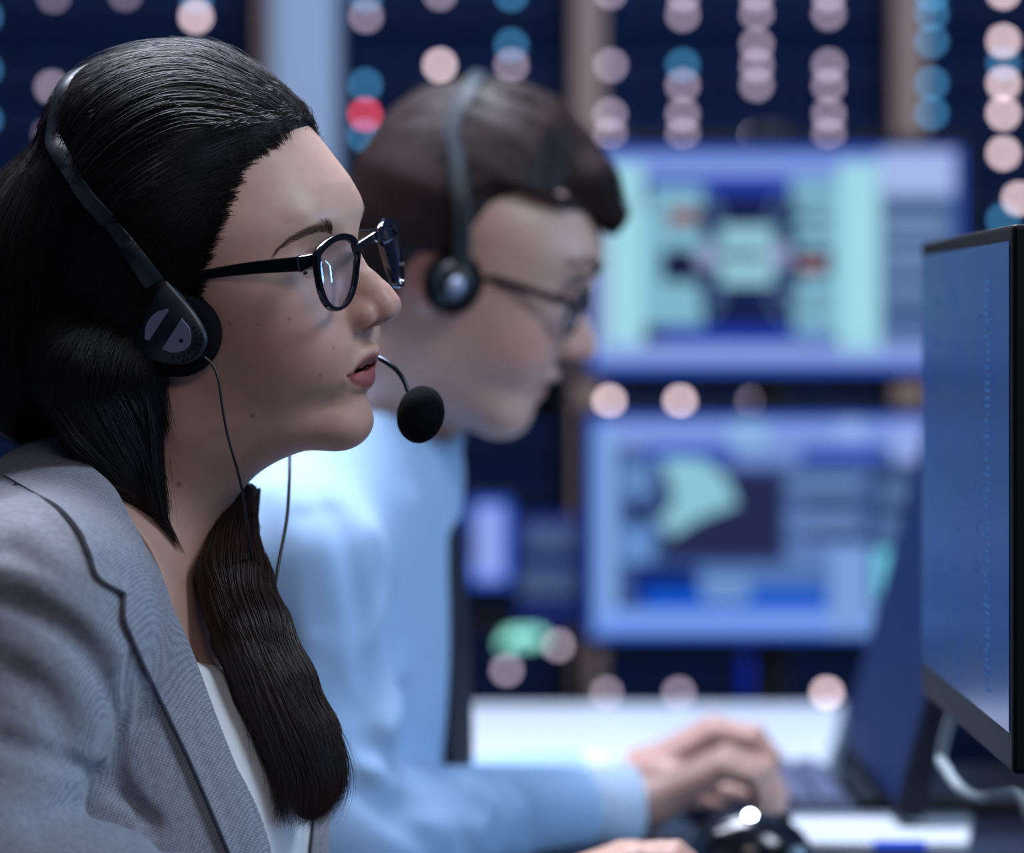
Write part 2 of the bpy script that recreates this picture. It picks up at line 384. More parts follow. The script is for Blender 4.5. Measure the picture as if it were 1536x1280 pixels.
up = [(Z6(R_(60, 95, 1325, 858)), ROY, k_, 0), (Z6(R_(75, 115, 1310, 835)), NAV, k_, 1), (Z6(R_(75, 118, 1060, 190)), LBL, k_, 2),
 (Z6(R_(250, 190, 905, 245)), (38, 62, 170), k_, 2), (Z6(R_(250, 245, 905, 262)), (30, 45, 120), k_, 2),
 (Z6(R_(75, 190, 125, 790)), LAV, k_, 2), (Z6(R_(120, 150, 240, 790)), CY, k_, 3),
 (Z6(R_(262, 225, 440, 300)), CY2, k_, 3), (Z6(R_(240, 300, 320, 440)), CY2, k_, 2), (Z6(R_(240, 362, 440, 440)), CY2, k_, 3),
 (Z6([(315, 350), (430, 350), (410, 305), (340, 305)]), RB, k_, 4), (Z6([(300, 495), (320, 548), (420, 548), (440, 495), (420, 440), (320, 440)]), (26, 30, 62), k_, 4),
 (Z6(R_(240, 440, 300, 700)), CY2, k_, 2), (Z6(R_(255, 552, 430, 625)), CY2, k_, 3), (Z6(R_(290, 625, 440, 702)), CY2, k_, 3),
 (Z6(R_(500, 362, 680, 438)), CY, .85, 4), (Z6(R_(500, 480, 680, 562)), CY, .85, 4), (Z6(R_(500, 438, 680, 480)), CY2, .7, 3), (Z6(R_(512, 456, 632, 473)), (50, 45, 75), k_, 5),
 (Z6(circ(458, 466, 42)), LAV, k_, 5), (Z6(circ(702, 460, 42)), LAV, k_, 5),
 (Z6(R_(745, 200, 905, 275)), CY2, k_, 3), (Z6(R_(765, 285, 880, 330)), CY2, k_, 3), (Z6(R_(750, 345, 905, 380)), CY2, k_, 3), (Z6(R_(760, 392, 905, 440)), CY2, k_, 3),
 (Z6([(765, 472), (780, 515), (850, 515), (865, 472)]), RB, k_, 4), (Z6(R_(765, 530, 905, 580)), CY2, k_, 3), (Z6(R_(745, 590, 905, 650)), CY2, k_, 3), (Z6(R_(755, 662, 900, 732)), CY2, k_, 3), (Z6(R_(880, 200, 910, 735)), CY2, k_, 2),
 (Z6(R_(905, 145, 1045, 790)), CY, k_, 3), (Z6(R_(1050, 105, 1300, 255)), (165, 185, 235), k_, 3), (Z6(R_(1045, 255, 1300, 760)), GB, .8, 2),
 (Z6(R_(290, 705, 890, 760)), (34, 56, 165), k_, 2), (Z6(R_(75, 762, 1310, 832)), (135, 160, 225), k_, 3)]
for yy, c in ((290, (40, 60, 105)), (330, (130, 150, 190)), (365, (120, 150, 190)), (410, (60, 85, 130)), (440, (125, 155, 190)), (490, (115, 140, 180)), (540, (70, 95, 140)), (575, (120, 150, 190)), (640, (40, 58, 100)), (690, (80, 100, 160))):
    up.append((Z6(R_(1062, yy, 1230+((yy*7) % 60), yy+20)), c, k_, 3))
for pts in ([(440, 235), (490, 290), (510, 360)], [(440, 260), (480, 330), (500, 380)], [(430, 560), (470, 620), (505, 560)], [(440, 700), (490, 640), (512, 575)], [(440, 400), (470, 430), (500, 400)],
            [(745, 225), (690, 280), (660, 360)], [(760, 300), (710, 340), (680, 400)], [(765, 560), (710, 540), (680, 500)], [(760, 620), (710, 590), (680, 540)], [(755, 715), (690, 650), (662, 575)]):
    for q in band(pts, 9): up.append((Z6(q), (95, 130, 175), k_, 4))
mk_monitor('upper of the two wide blue screens, showing a mirrored pale diagram', 885, 220, 1443, 559, up, .75)
lo_ = [(Z7(R_(55, 100, 1330, 858)), ROY, 1.05, 0), (Z7(R_(80, 118, 1310, 842)), (66, 92, 150), k_, 1), (Z7(R_(80, 118, 1310, 205)), LBL, k_, 2), (Z7(R_(250, 200, 545, 240)), (40, 70, 185), k_, 3), (Z7(R_(780, 200, 1060, 250)), (52, 82, 185), k_, 3),
 (Z7(R_(530, 120, 660, 205)), (140, 185, 230), k_, 3), (Z7(R_(545, 205, 770, 270)), (112, 140, 205), k_, 3), (Z7(R_(900, 115, 985, 185)), (150, 180, 240), k_, 3), (Z7(R_(1090, 118, 1180, 260)), (150, 170, 235), k_, 3),
 (Z7(R_(75, 140, 145, 840)), (128, 168, 225), k_, 3), (Z7(R_(145, 240, 330, 600)), (70, 100, 160), k_, 2), (Z7(R_(165, 270, 260, 370)), (100, 140, 195), k_, 3), (Z7(R_(185, 400, 270, 460)), (22, 34, 70), k_, 3), (Z7(R_(160, 480, 270, 600)), (100, 145, 205), k_, 3),
 (Z7(R_(290, 292, 716, 590)), (36, 42, 80), k_, 4), (Z7([(300, 240), (340, 370), (330, 420), (285, 460), (330, 512), (430, 450), (560, 400), (520, 310), (440, 245)]), (140, 195, 215), k_, 5),
 (Z7(R_(200, 610, 420, 740)), (16, 38, 110), k_, 3), (Z7(R_(240, 690, 865, 755)), (16, 84, 205), k_, 4), (Z7(R_(430, 610, 860, 690)), (82, 118, 178), k_, 3), (Z7(R_(440, 650, 600, 735)), (110, 150, 205), k_, 5),
 (Z7(R_(730, 270, 1005, 395)), (74, 102, 156), k_, 3), (Z7(R_(730, 325, 975, 350)), (110, 145, 185), k_, 4), (Z7(R_(780, 398, 1000, 420)), (14, 24, 44), k_, 4), (Z7(R_(730, 425, 980, 495)), (100, 132, 185), k_, 4), (Z7(R_(780, 500, 1000, 524)), (14, 30, 44), k_, 4),
 (Z7(R_(730, 528, 870, 600)), (98, 130, 190), k_, 3), (Z7(R_(872, 540, 1012, 845)), (120, 160, 220), k_, 5), (Z7(R_(1012, 250, 1310, 730)), (52, 74, 120), k_, 2), (Z7(R_(1050, 330, 1170, 400)), (90, 115, 160), k_, 3), (Z7(R_(1070, 402, 1170, 430)), (22, 50, 62), k_, 3), (Z7(R_(1040, 450, 1170, 510)), (90, 120, 170), k_, 3),
 (Z7(R_(1030, 555, 1112, 728)), (112, 205, 228), k_, 4), (Z7(R_(1118, 530, 1180, 690)), (30, 60, 80), k_, 4), (Z7(R_(100, 762, 1310, 838)), (118, 160, 242), k_, 4)]
mk_monitor('lower of the two wide blue screens, showing a map', 884, 624, 1446, 957, lo_, .75)
# stand that carries both screens
st = empty('monitor_stand', (.32, DM+.1, 0), 'black floor stand carrying the two wide blue screens', 'stand')
MB().box((.30, DM+.062, .025), (.34, DM+.10, 1.42), bev=.004).build('pole', M_blackp, st)
MB().box((.08, DM-.1, 0), (.56, DM+.3, .025), bev=.004).build('base', M_blackp, st)
# narrow side rack left of the screens: small screen and an equipment box stand on it
xs0, xs1 = P(698, 0, 5.6)[0], P(874, 0, 5.6)[0]; zs = P(0, 938, 5.6)[2]
tr = empty('equipment_trolley', ((xs0+xs1)/2, 5.7, 0), 'thin dark trolley left of the lower wide screen', 'trolley')
MB().box((xs0-.01, 5.6, zs-.006), (xs1+.01, 5.9, zs)).build('shelf_board', M_blackp, tr)
for x_ in (xs0-.005, xs1+.003): 
    for y_ in (5.615, 5.885): MB().box((x_-.004, y_-.004, 0), (x_+.004, y_+.004, zs-.006)).build('leg', M_blackp, tr)
sm_ = empty('small_screen', (P(735, 0, 5.65)[0], 5.65, zs), 'small blue screen standing just behind the man\'s tie', 'screen')
DS = 5.62; a = P(702, 748, DS); b = P(768, 880, DS)
MB().box((a[0]-.006, DS, b[2]-.006), (b[0]+.006, DS+.02, a[2]+.006), bev=.004).build('housing', M_bezel, sm_)
mb, mats = quadset([(R_(704, 750, 766, 878), (45, 90, 215), 1, 0), (R_(714, 760, 754, 868), (150, 170, 240), 1, 1), (R_(706, 800, 714, 840), (24, 40, 120), 1, 1)], lambda x, y, t: P(x, y, DS-.002-t)); mb.build('screen', mats, sm_)
MB().box(((a[0]+b[0])/2-.006, DS+.018, zs+.006), ((a[0]+b[0])/2+.006, DS+.03, b[2]+.04)).box(((a[0]+b[0])/2-.025, DS-.01, zs), ((a[0]+b[0])/2+.025, DS+.05, zs+.006)).build('foot', M_blackp, sm_)
dv = empty('equipment_box', (P(824, 0, 5.7)[0], 5.7, zs), 'navy equipment box with pale bands left of the lower wide screen', 'equipment')
a = P(776, 785, 5.61); b = P(872, 938, 5.61)
MB().box((a[0], 5.61, zs), (b[0], 5.88, a[2]), bev=.005).build('case', mat('navy_case', lin((14, 44, 125)), .5), dv)
MB().box((a[0]+.012, 5.603, P(0, 828, 5.6)[2]), (b[0]-.01, 5.61, P(0, 792, 5.6)[2])).build('upper_panel', mat('steel_panel', lin((92, 112, 142)), .5), dv)
MB().box((a[0]+.004, 5.603, P(0, 895, 5.6)[2]), (b[0]-.01, 5.61, P(0, 852, 5.6)[2])).build('lower_panel', MATS['steel_panel'], dv)
mb = MB().box((rx(1114), DR-.006, rz(1052)), (rx(1166), DR+.009, rz(985)), bev=.002); o = mb.build('blue_server_module', mat('blue_plastic', lin((8, 50, 190)), .4)); tag(o, 'small deep blue module in the rack under the lower wide screen', 'server module')

# ------------------------------------------------------------------ rear white desk & front dark desk
dk = empty('white_desk', (-.2, 4.5, 0), 'long white desk behind the man\'s hands', 'desk')
mb = MB(); tp = [(-1.6, 3.98, .75), (.292, 3.98, .75), (.368, 4.72, .75), (-1.6, 4.72, .75)]
mb.prism([np.array(p) for p in tp], (0, 0, 1), .035).build('desktop', M_white, dk)
for x_ in (-1.52, .27):
    for y_ in (4.04, 4.66): MB().box((x_-.02, y_-.02, 0), (x_+.02, y_+.02, .715)).build('leg', M_blackp, dk)
dk3 = empty('operator_desk', (.5, 3, 0), 'dark desk carrying the keyboards and the mice', 'desk')
MB().box((.02, 1.9, .715), (1.15, 3.965, .75), bev=.004).build('desktop', M_deskd, dk3)
for x_ in (.08, 1.08):
    for y_ in (1.98, 3.9): MB().box((x_-.02, y_-.02, 0), (x_+.02, y_+.02, .715)).build('leg', M_blackp, dk3)

# ================================================================== PEOPLE
class Head:
    """anatomical frame: u forward, v towards the person's right side (the camera side), w up"""
    def __init__(s, px, py, D, yaw, pitch, roll, scale=1.):
        s.O = P(px, py, D); s.D = D; s.sc = scale
        y, p, r = map(math.radians, (yaw, pitch, roll))
        f = np.array([math.cos(y)*math.cos(p), -math.sin(y)*math.cos(p), math.sin(p)])
        n0 = np.array([-math.sin(y), -math.cos(y), 0]); u0 = np.array([-math.cos(y)*math.sin(p), math.sin(y)*math.sin(p), math.cos(p)])
        n = math.cos(r)*n0-math.sin(r)*u0; u = math.cos(r)*u0+math.sin(r)*n0
        s.M = np.stack([f, n, u], 1)          # columns
    def W(s, q): return np.asarray(q, float)*s.sc @ s.M.T+s.O
    def L(s, p): return (np.asarray(p, float)-s.O) @ s.M/s.sc
    def lp(s, px, py, v=0.):
        """(u,w) of the point seen at this pixel in the plane v"""
        c = np.array([0, 0, HZ]); d = P(px, py, 1.)-c
        n = s.M[:, 1]; t = ((s.O+n*v*s.sc-c) @ n)/(d @ n); q = s.L(c+d*t); return q[0], q[2]
    def lpd(s, px, py, D): return s.L(P(px, py, D))

HW = Head(330, 420, 2.63, 20, 7, 8)
lpW = HW.lp
# silhouette of the face traced once (forehead to chin), as (u, w) of the mid plane
def prof(*pts): return np.array([lpW(*p) for p in pts])
NOSE = prof((541, 391), (562.5, 411), (582, 431), (595, 446), (598, 456), (592, 469), (579, 477), (566, 485), (562, 492))
LIPS = prof((562.5, 506), (566.5, 521), (565, 529), (559, 539), (559, 562), (558.6, 572), (549, 583.5), (543, 595))
CHIN = prof((548, 611), (552, 631), (548, 646), (530, 661), (503, 667), (471, 670))
BROW = prof((529, 312), (519.5, 289), (504, 258), (486, 230), (461, 191))
def head_base(g, male=0.):
    """cranium + face block without the features"""
    cr = ellf(g, (-.006, 0, .030), (.0955, .076, .096))
    w = g.z
    ws = np.array([-.125, -.112, -.10, -.085, -.07, -.05, -.03, -.01, .01, .03, .05, .07])
    A = np.array([.060, .066, .0715, .0725, .0790, .0835, .0815, .0800, .0815, .0860, .084, .072])
    B = np.array([.045, .05, .055, .06, .062, .065, .072, .078, .085, .088, .085, .07])
    Wd = np.array([.028, .039, .0475, .0560, .0610, .0645, .0670, .0690, .071, .073, .071, .062])+(.0035 if male else 0)
    a = np.interp(w, ws, A).astype(np.float32); b = np.interp(w, ws, B).astype(np.float32); W_ = np.interp(w, ws, Wd).astype(np.float32)
    au = np.where(g.x > 0, a, b); p = 2.25
    m = ((np.abs(g.x)/au)**p+(np.abs(g.y)/W_)**p)**(1/p)
    F = (m-1)*np.minimum(au, W_)*.9
    F = smax(F, g.z-.055, .03)
    F = smax(F, (-.1125-.10*np.minimum(g.x-.05, 0)*0)-g.z, .022)
    return smin(cr, F.astype(np.float32), .025)
def face(g, F, male=0., mouth=1.):
    sgn = (1, -1)
    # brow, cheeks, chin, jaw
    for s in sgn:
        F = smin(F, ellf(g, (.0735+.002*male, s*.020, .031), (.011, .022, .0075)), .014)
        F = smin(F, ellf(g, (.049, s*.040, -.034), (.027, .022, .030)), .026)
        F = smin(F, ellf(g, (.066, s*.026, -.047), (.015, .018, .020)), .018)
    F = smin(F, ellf(g, (CHIN[1][0]-.0165, 0, CHIN[1][1]+.001), (.0165, .021+.003*male, .0155)), .016)
    F = smin(F, ellf(g, (.0700, 0, -.058), (.0165, .027, .024)), .014)
    # sockets
    for s in sgn:
        F = smax(F, -ellf(g, (.0955, s*.034, .006), (.020, .0175, .0130)), .014)
        pass
    # nose
    c = [(.0755, 0, .018), (NOSE[0][0]-.0068, 0, NOSE[0][1]-.004), (NOSE[1][0]-.0070, 0, NOSE[1][1]-.0052), (NOSE[2][0]-.0074, 0, NOSE[2][1]-.0050), (NOSE[4][0]-.0093, 0, NOSE[4][1]+.0008)]
    r = [.0075, .0080, .0084, .0088, .0094]
    nf = chain(g, c, r, .003)
    nf = smin(nf, chain(g, [(NOSE[1][0]-.020, 0, NOSE[1][1]-.008), (NOSE[4][0]-.020, 0, NOSE[4][1]+.002)], [.011, .0125]), .010)
    for s in sgn:
        nf = smin(nf, ellf(g, (NOSE[4][0]-.0225, s*.0128, NOSE[4][1]-.0020), (.0118, .0068, .0088), rotmat('Y', 18)), .0045)
        nf = smin(nf, ellf(g, (NOSE[4][0]-.0095, s*.0045, NOSE[4][1]-.001), (.008, .006, .007)), .004)
    nf = smin(nf, capf(g, (NOSE[5][0]-.007, 0, NOSE[5][1]+.004), (NOSE[8][0]-.005, 0, NOSE[8][1]+.0045), .0042, .0048), .005)
    F = smin(F, nf, .009)
    for s in sgn:   # alar crease and nostril
        cd = dist_line(g, smooth_path([(NOSE[4][0]-.0250, s*.0185, NOSE[4][1]+.0085), (NOSE[4][0]-.0325, s*.0190, NOSE[4][1]+.004), (NOSE[4][0]-.0352, s*.0188, NOSE[4][1]-.004), (NOSE[4][0]-.0325, s*.0165, NOSE[4][1]-.0115)], 8))
        F = F+(.0022*np.exp(-(cd/.0030)**2)).astype(np.float32)
        F = smax(F, -ellf(g, (NOSE[4][0]-.0190, s*.0088, NOSE[4][1]-.0098), (.0088, .0042, .0046), rotmat('Y', 12)), .0018)
    # lips
    cu, cw = lpW(515, 566, .0245)
    Ul = [(LIPS[1][0]-.0058, 0, LIPS[1][1]-.0030), (LIPS[1][0]-.0062, .0055, LIPS[1][1]-.0018), (LIPS[1][0]-.0110, .0145, LIPS[1][1]-.0052), (cu-.001, .0245, cw+.001)]
    Ll = [(LIPS[5][0]-.0068, 0, LIPS[5][1]+.0022), (LIPS[5][0]-.0078, .008, LIPS[5][1]+.0026), (LIPS[5][0]-.0125, .0165, LIPS[5][1]+.0046), (cu-.001, .0245, cw-.001)]
    cant = []
    for s in sgn:
        q = smooth_path([(a, b*s, c_) for a, b, c_ in Ul], 9); F = smin(F, chain(g, q, np.interp(np.linspace(0, 1, 9), [0, .3, .65, 1], [.0046, .0047, .0040, .0018]), .001), .0035)
        q = smooth_path([(a, b*s, c_) for a, b, c_ in Ll], 9); F = smin(F, chain(g, q, np.interp(np.linspace(0, 1, 9), [0, .4, .75, 1], [.0066, .0062, .0045, .0018]), .001), .0035)
    # parting between the lips
    mz = (LIPS[3][1]+LIPS[4][1])/2
    for s in sgn:
        q = smooth_path([(LIPS[3][0]+.004, 0, mz+.0002), (LIPS[3][0]+.001, s*.009, mz+.0002), (LIPS[3][0]-.010, s*.018, mz-.0002), (cu+.003, s*.0250, cw)], 10)
        F = smax(F, -chain(g, q, np.interp(np.linspace(0, 1, 10), [0, .4, .8, 1], [.0038*mouth, .0034*mouth, .0016, .0002]), .001), .0018)
    F = smax(F, -ellf(g, (.074, 0, mz), (.014, .017, .0042*mouth)), .002)
    # philtrum, mentolabial fold
    F = smax(F, -capf(g, (LIPS[0][0]+.0022, 0, LIPS[0][1]+.003), (LIPS[1][0]+.0022, 0, LIPS[1][1]+.001), .0022, .0026), .003)
    # eyelids
    for s in sgn:
        ey = (.0610, s*.0325, EYEW)
        lid = ellf(g, (ey[0], ey[1], ey[2]), (.0132, .0150, .0128)); F = smin(F, lid, .0035)
        F = smax(F, -chain(g, smooth_path([(ey[0]+.0125, s*.0215, EYEW-.0028), (ey[0]+.0165, s*.028, EYEW-.0010), (ey[0]+.0160, s*.036, EYEW-.0008), (ey[0]+.0085, s*.0445, EYEW-.0025)], 8), [.001, .0024, .0034, .0038, .0036, .0032, .0022, .0010], .001), .0015)
        F = smax(F, -chain(g, smooth_path([(ey[0]+.0130, s*.020, EYEW+.0060), (ey[0]+.0150, s*.030, EYEW+.0098), (ey[0]+.0110, s*.042, EYEW+.0070)], 6), [.0008]*6, .001), .0030)
    return F
EYEW = .001

def ear(g, F, s=1):
    c = (-.012, s*.071, -.012)
    e = ellf(g, c, (.017, .010, .030), rotmat('Y', 10)); F = smin(F, e, .006)
    return smax(F, -ellf(g, (c[0]+.004, c[1]+s*.0095, c[2]+.002), (.009, .006, .019), rotmat('Y', 10)), .004)
def finish(name, head, V, Q, m, parent, smooth=True): return raw(name, head.W(V), Q, m, parent, smooth)
def bvh_of(V, Q): return BVHTree.FromPolygons([tuple(v) for v in np.asarray(V, float)], [tuple(int(a) for a in q) for q in Q])
def color_attr(o, rgb):
    a = o.data.color_attributes.new('pigment', 'FLOAT_COLOR', 'POINT'); a.data.foreach_set('color', np.c_[rgb, np.ones(len(rgb))].astype(np.float32).ravel())

# ---- skin: pigment stored per vertex (lips, cheeks, moles are the skin's own colour)
def skin_mat(name, rough=.42, sss=.25):
    m = mat(name, (.5, .3, .2), rough, spec=.4, sss=sss); N, L, b = nodes(m)
    at = N.new('ShaderNodeAttribute'); at.attribute_name = 'pigment'
    tc = N.new('ShaderNodeTexCoord'); n1 = N.new('ShaderNodeTexNoise'); n1.inputs['Scale'].default_value = 90; n1.inputs['Detail'].default_value = 6
    L.new(tc.outputs['Object'], n1.inputs['Vector'])
    mr = N.new('ShaderNodeMapRange'); mr.inputs['To Min'].default_value = .88; mr.inputs['To Max'].default_value = 1.12; L.new(n1.outputs['Fac'], mr.inputs['Value'])
    mx = N.new('ShaderNodeMix'); mx.data_type = 'RGBA'; mx.blend_type = 'MULTIPLY'; mx.inputs[0].default_value = 1
    L.new(at.outputs['Color'], mx.inputs[6]); L.new(mr.outputs[0], mx.inputs[7]); L.new(mx.outputs[2], b.inputs['Base Color'])
    n2 = N.new('ShaderNodeTexNoise'); n2.inputs['Scale'].default_value = 1100; n2.inputs['Detail'].default_value = 3; L.new(tc.outputs['Object'], n2.inputs['Vector'])
    bp = N.new('ShaderNodeBump'); bp.inputs['Strength'].default_value = .10; bp.inputs['Distance'].default_value = .0004; L.new(n2.outputs['Fac'], bp.inputs['Height']); L.new(bp.outputs[0], b.inputs['Normal'])
    return m
M_skin = skin_mat('skin')
SKIN = np.array(lin((204, 164, 146))); LIPC = np.array(lin((158, 84, 88)))
def pigment(Vl, head, male=0.):
    """Vl in head units"""
    u, v, w_ = Vl[:, 0], Vl[:, 1], Vl[:, 2]; c = np.tile(SKIN, (len(Vl), 1))
    def mixin(col, f):
        nonlocal c
        f = np.clip(f, 0, 1)[:, None]; c = c*(1-f)+np.array(col)*f
    ck = np.exp(-(((u-.062)/.03)**2+((np.abs(v)-.045)/.022)**2+((w_+.035)/.022)**2)); mixin(np.array(lin((205, 130, 118))), ck*.55)
    nt = np.exp(-(((u-.10)/.02)**2+(v/.018)**2+((w_+.03)/.015)**2)); mixin(lin((200, 128, 118)), nt*.5)
    lu = np.interp(np.abs(v), [0, .006, .0145, .0245], [LIPS[1][1]-.0032, LIPS[1][1]-.0018, LIPS[1][1]-.0050, lpW(515, 566, .0245)[1]+.001])
    ll = np.interp(np.abs(v), [0, .008, .0165, .0245], [LIPS[6][1]+.0010, LIPS[6][1]+.0012, LIPS[6][1]+.0052, lpW(515, 566, .0245)[1]-.001])
    inside = np.clip((lu-w_)/.0015+.4, 0, 1)*np.clip((w_-ll)/.0017+.4, 0, 1)*(np.abs(v) < .0252)*(u > .060)
    mixin(LIPC, inside*(.45 if male else .95)*np.where(w_ > (LIPS[3][1]+LIPS[4][1])/2, .75, 1))
    if not male:
        mz = (LIPS[3][1]+LIPS[4][1])/2
        mixin(np.array(lin((70, 26, 26))), (u < .0785)*(u > .05)*np.exp(-((w_-mz)/.0040)**4)*(np.abs(v) < .018))
    return c
M_hair = mat('dark_hair', lin((24, 18, 18)), .42, spec=.45); 
N_, L_, b_ = nodes(M_hair)
M_hairb = mat('dark_hair_mass', lin((20, 15, 15)), .6, spec=.25)

def headset_on(head, band, cup, wmat, cupv, parent_label, rcup=.031, label='', cat='headset', fine=True):
    pass

# ================================================================== THE WOMAN
woman = empty('person', tuple(P(150, 1280, 2.66)[:2])+(.0,), 'woman in a grey blazer and glasses and telephone headset, seated in profile, nearest the camera', 'person')
wl = lambda px, py, D: HW.lpd(px, py, D)
neckA, neckB = wl(272, 628, 2.635), wl(140, 865, 2.665)
def torso_field(g, tr, k=.03):
    """tr(p world)->grid frame; ribcage, shoulders, trapezius"""
    R = tr.R
    q = tr.pt
    F = ellf(g, q(P(122, 1290, 2.67)), (.125, .175, .240), R)
    F = smin(F, ellf(g, q(P(275, 1235, 2.60)), (.060, .070, .085), R), .06)       # near breast
    F = smin(F, ellf(g, q(P(300, 1220, 2.745)), (.058, .066, .085), R), .06)      # far breast
    F = smin(F, capf(g, q(P(60, 925, 2.49)), q(P(160, 880, 2.84)), .060, .060), .07)
    F = smin(F, capf(g, q(P(95, 895, 2.54)), q(P(180, 790, 2.655)), .034, .044), .05)
    F = smin(F, capf(g, q(P(190, 880, 2.80)), q(P(180, 790, 2.67)), .034, .044), .05)
    return F
class WTr:        # identity frame (world grids)
    def __init__(s, yaw=20): a = math.radians(-yaw); s.R = np.array([[math.cos(a), -math.sin(a), 0], [math.sin(a), math.cos(a), 0], [0, 0, 1]])
    def pt(s, p): return tuple(p)
class HTr:        # head frame
    def __init__(s, head, yaw): s.h = head; s.R = head.M.T @ WTr(yaw).R
    def pt(s, p): return tuple(s.h.L(p))
# body: head, neck, chest in one surface
g = Grid((-.135, -.115, -.330), (.135, .100, .140), .0012)
B = head_base(g); B = face(g, B); B = ear(g, B, 1); B = ear(g, B, -1)
nk = capf(g, neckA, neckB, .053, .056)
B = smin(B, nk, .030)
# throat muscle to collarbone
tt = torso_field(g, HTr(HW, 20))
B = smin(B, tt+.006, .022)
B = smin(B, capf(g, wl(215, 905, 2.56), wl(268, 925, 2.64), .006, .006), .014)    # collarbone
V, Q = nets(B, g.lo, g.h)
Vb_loc = V; body_bvh_loc = bvh_of(V, Q)
o_body = finish('body', HW, V, Q, M_skin, woman)
pg = pigment(V, HW)
def mole(px, py, r):
    q = ray_loc(px, py)
    if q is None: return
    d = np.linalg.norm(V-q, axis=1); f = np.clip(1.4-d/(r*.85), 0, 1)[:, None]*.7; pg[:] = pg*(1-f)+np.array(lin((95, 52, 42)))*f
def cast(bvh, px, py, D0=1.0):
    o = Vector((0, 0, HZ)); d = Vector(P(px, py, 1.))-o; d.normalize()
    h = bvh.ray_cast(o, d); return (np.array(h[0]), np.array(h[1])) if h[0] is not None else None
def ray_loc(px, py):
    o = Vector(HW.L((0, 0, HZ))); p2 = Vector(HW.L(P(px, py, 2.6))); h = body_bvh_loc.ray_cast(o, (p2-o).normalized())
    return None if h[0] is None else np.array(h[0])
for m_ in ((379, 624, .0016), (268, 727, .0017), (434, 479, .0012), (480, 564, .0013), (345, 486, .0011), (500, 523, .0008), (386, 487, .0008)): mole(*m_)
color_attr(o_body, pg)

# eyes
M_eye = mat('eye_white', lin((205, 200, 200)), .12, spec=.6); M_iris = mat('iris_brown', lin((60, 38, 28)), .1)
for s in (1, -1):
    c = np.array([.0612, s*.0325, EYEW]); mb = MB().ell(HW.W(c), (.0118,)*3, i=0)
    gz = np.array([.97, .05*s, -.10]); gz /= np.linalg.norm(gz)
    e = mb.build('eyeball', M_eye, woman, True)
    # iris: short dome in front
    ax = gz; b1 = np.cross(ax, [0, 0, 1.]); b1 /= np.linalg.norm(b1); b2 = np.cross(ax, b1); Vv = [c+ax*.0125]; n = 24
    for rr, dd in ((.003, .0122), (.0058, .0108)):
        for a in range(n): Vv.append(c+ax*dd+b1*rr*math.cos(2*math.pi*a/n)+b2*rr*math.sin(2*math.pi*a/n))
    Fq = [(0, 1+a, 1+(a+1) % n) for a in range(n)]+[(1+a, 1+n+a, 1+n+(a+1) % n, 1+(a+1) % n) for a in range(n)]
    raw('iris', HW.W(np.array(Vv)), Fq, M_iris, e)
# teeth
mzz = (LIPS[3][1]+LIPS[4][1])/2
mb = MB()
for q in range(-3, 4): mb.ell(HW.W((.0775-.0009*q*q*.55, q*.0068, mzz+.0045)), (.0032, .0034, .0045), n=8)
mb.build('teeth', mat('tooth', lin((215, 205, 195)), .25), woman, True)

# ------------------------------------------------------------------ hair
def hairline(v, w_, sc=1.):
    base = np.interp(w_, HLw, HLu)
    return base+.014*(1-np.clip(np.abs(v)/.055, 0, 1)**2)*np.clip((w_-.03)/.05, 0, 1)
_hp = [lpW(430, 172, .03), lpW(392, 205, .045), lpW(368, 245, .055), lpW(352, 290, .062), lpW(340, 335, .068), lpW(318, 385, .070), lpW(305, 430, .071), lpW(300, 520, .070)]
HLw = np.array([p[1] for p in _hp][::-1]+[.135]); HLu = np.array([p[0] for p in _hp][::-1]+[.052])
g = Grid((-.185, -.105, -.175), (.085, .110, .165), .0017)
base = head_base(g)
uh = hairline(g.y+g.z*0, g.z+g.y*0).astype(np.float32)
tt_ = np.clip((uh-g.x)/.055, 0, 1); tt_ = tt_*tt_*(3-2*tt_)
thick = .019*tt_*(.75+.25*np.clip((g.z-.02)/.08, 0, 1))-.0035*np.clip((g.x-uh)/.006+1, 0, 1)
Hh = (base-thick).astype(np.float32)
Hh = np.where((g.z < -.045) & (g.x > -.02), np.maximum(Hh, .004), Hh)
et = lpW(215, 170, 0)
Hh = smin(Hh, smax(ellf(g, (et[0], 0, et[1]), (.060, .058, .036)), g.x-uh+.030, .03), .02)
e1 = lpW(122, 410, .0); e2 = lpW(118, 530, .02); e3 = lpW(45, 470, 0)
back = ellf(g, (e1[0], 0, e1[1]), (.066, .083, .080))
back = smin(back, ellf(g, (e3[0]+.006, 0, e3[1]-.004), (.048, .072, .080)), .03)
back = smin(back, ellf(g, (e2[0]-.010, .006, e2[1]), (.058, .074, .052)), .03)
back = smax(back, g.x-(uh-.012), .01)
Hh = smin(Hh, back, .02)
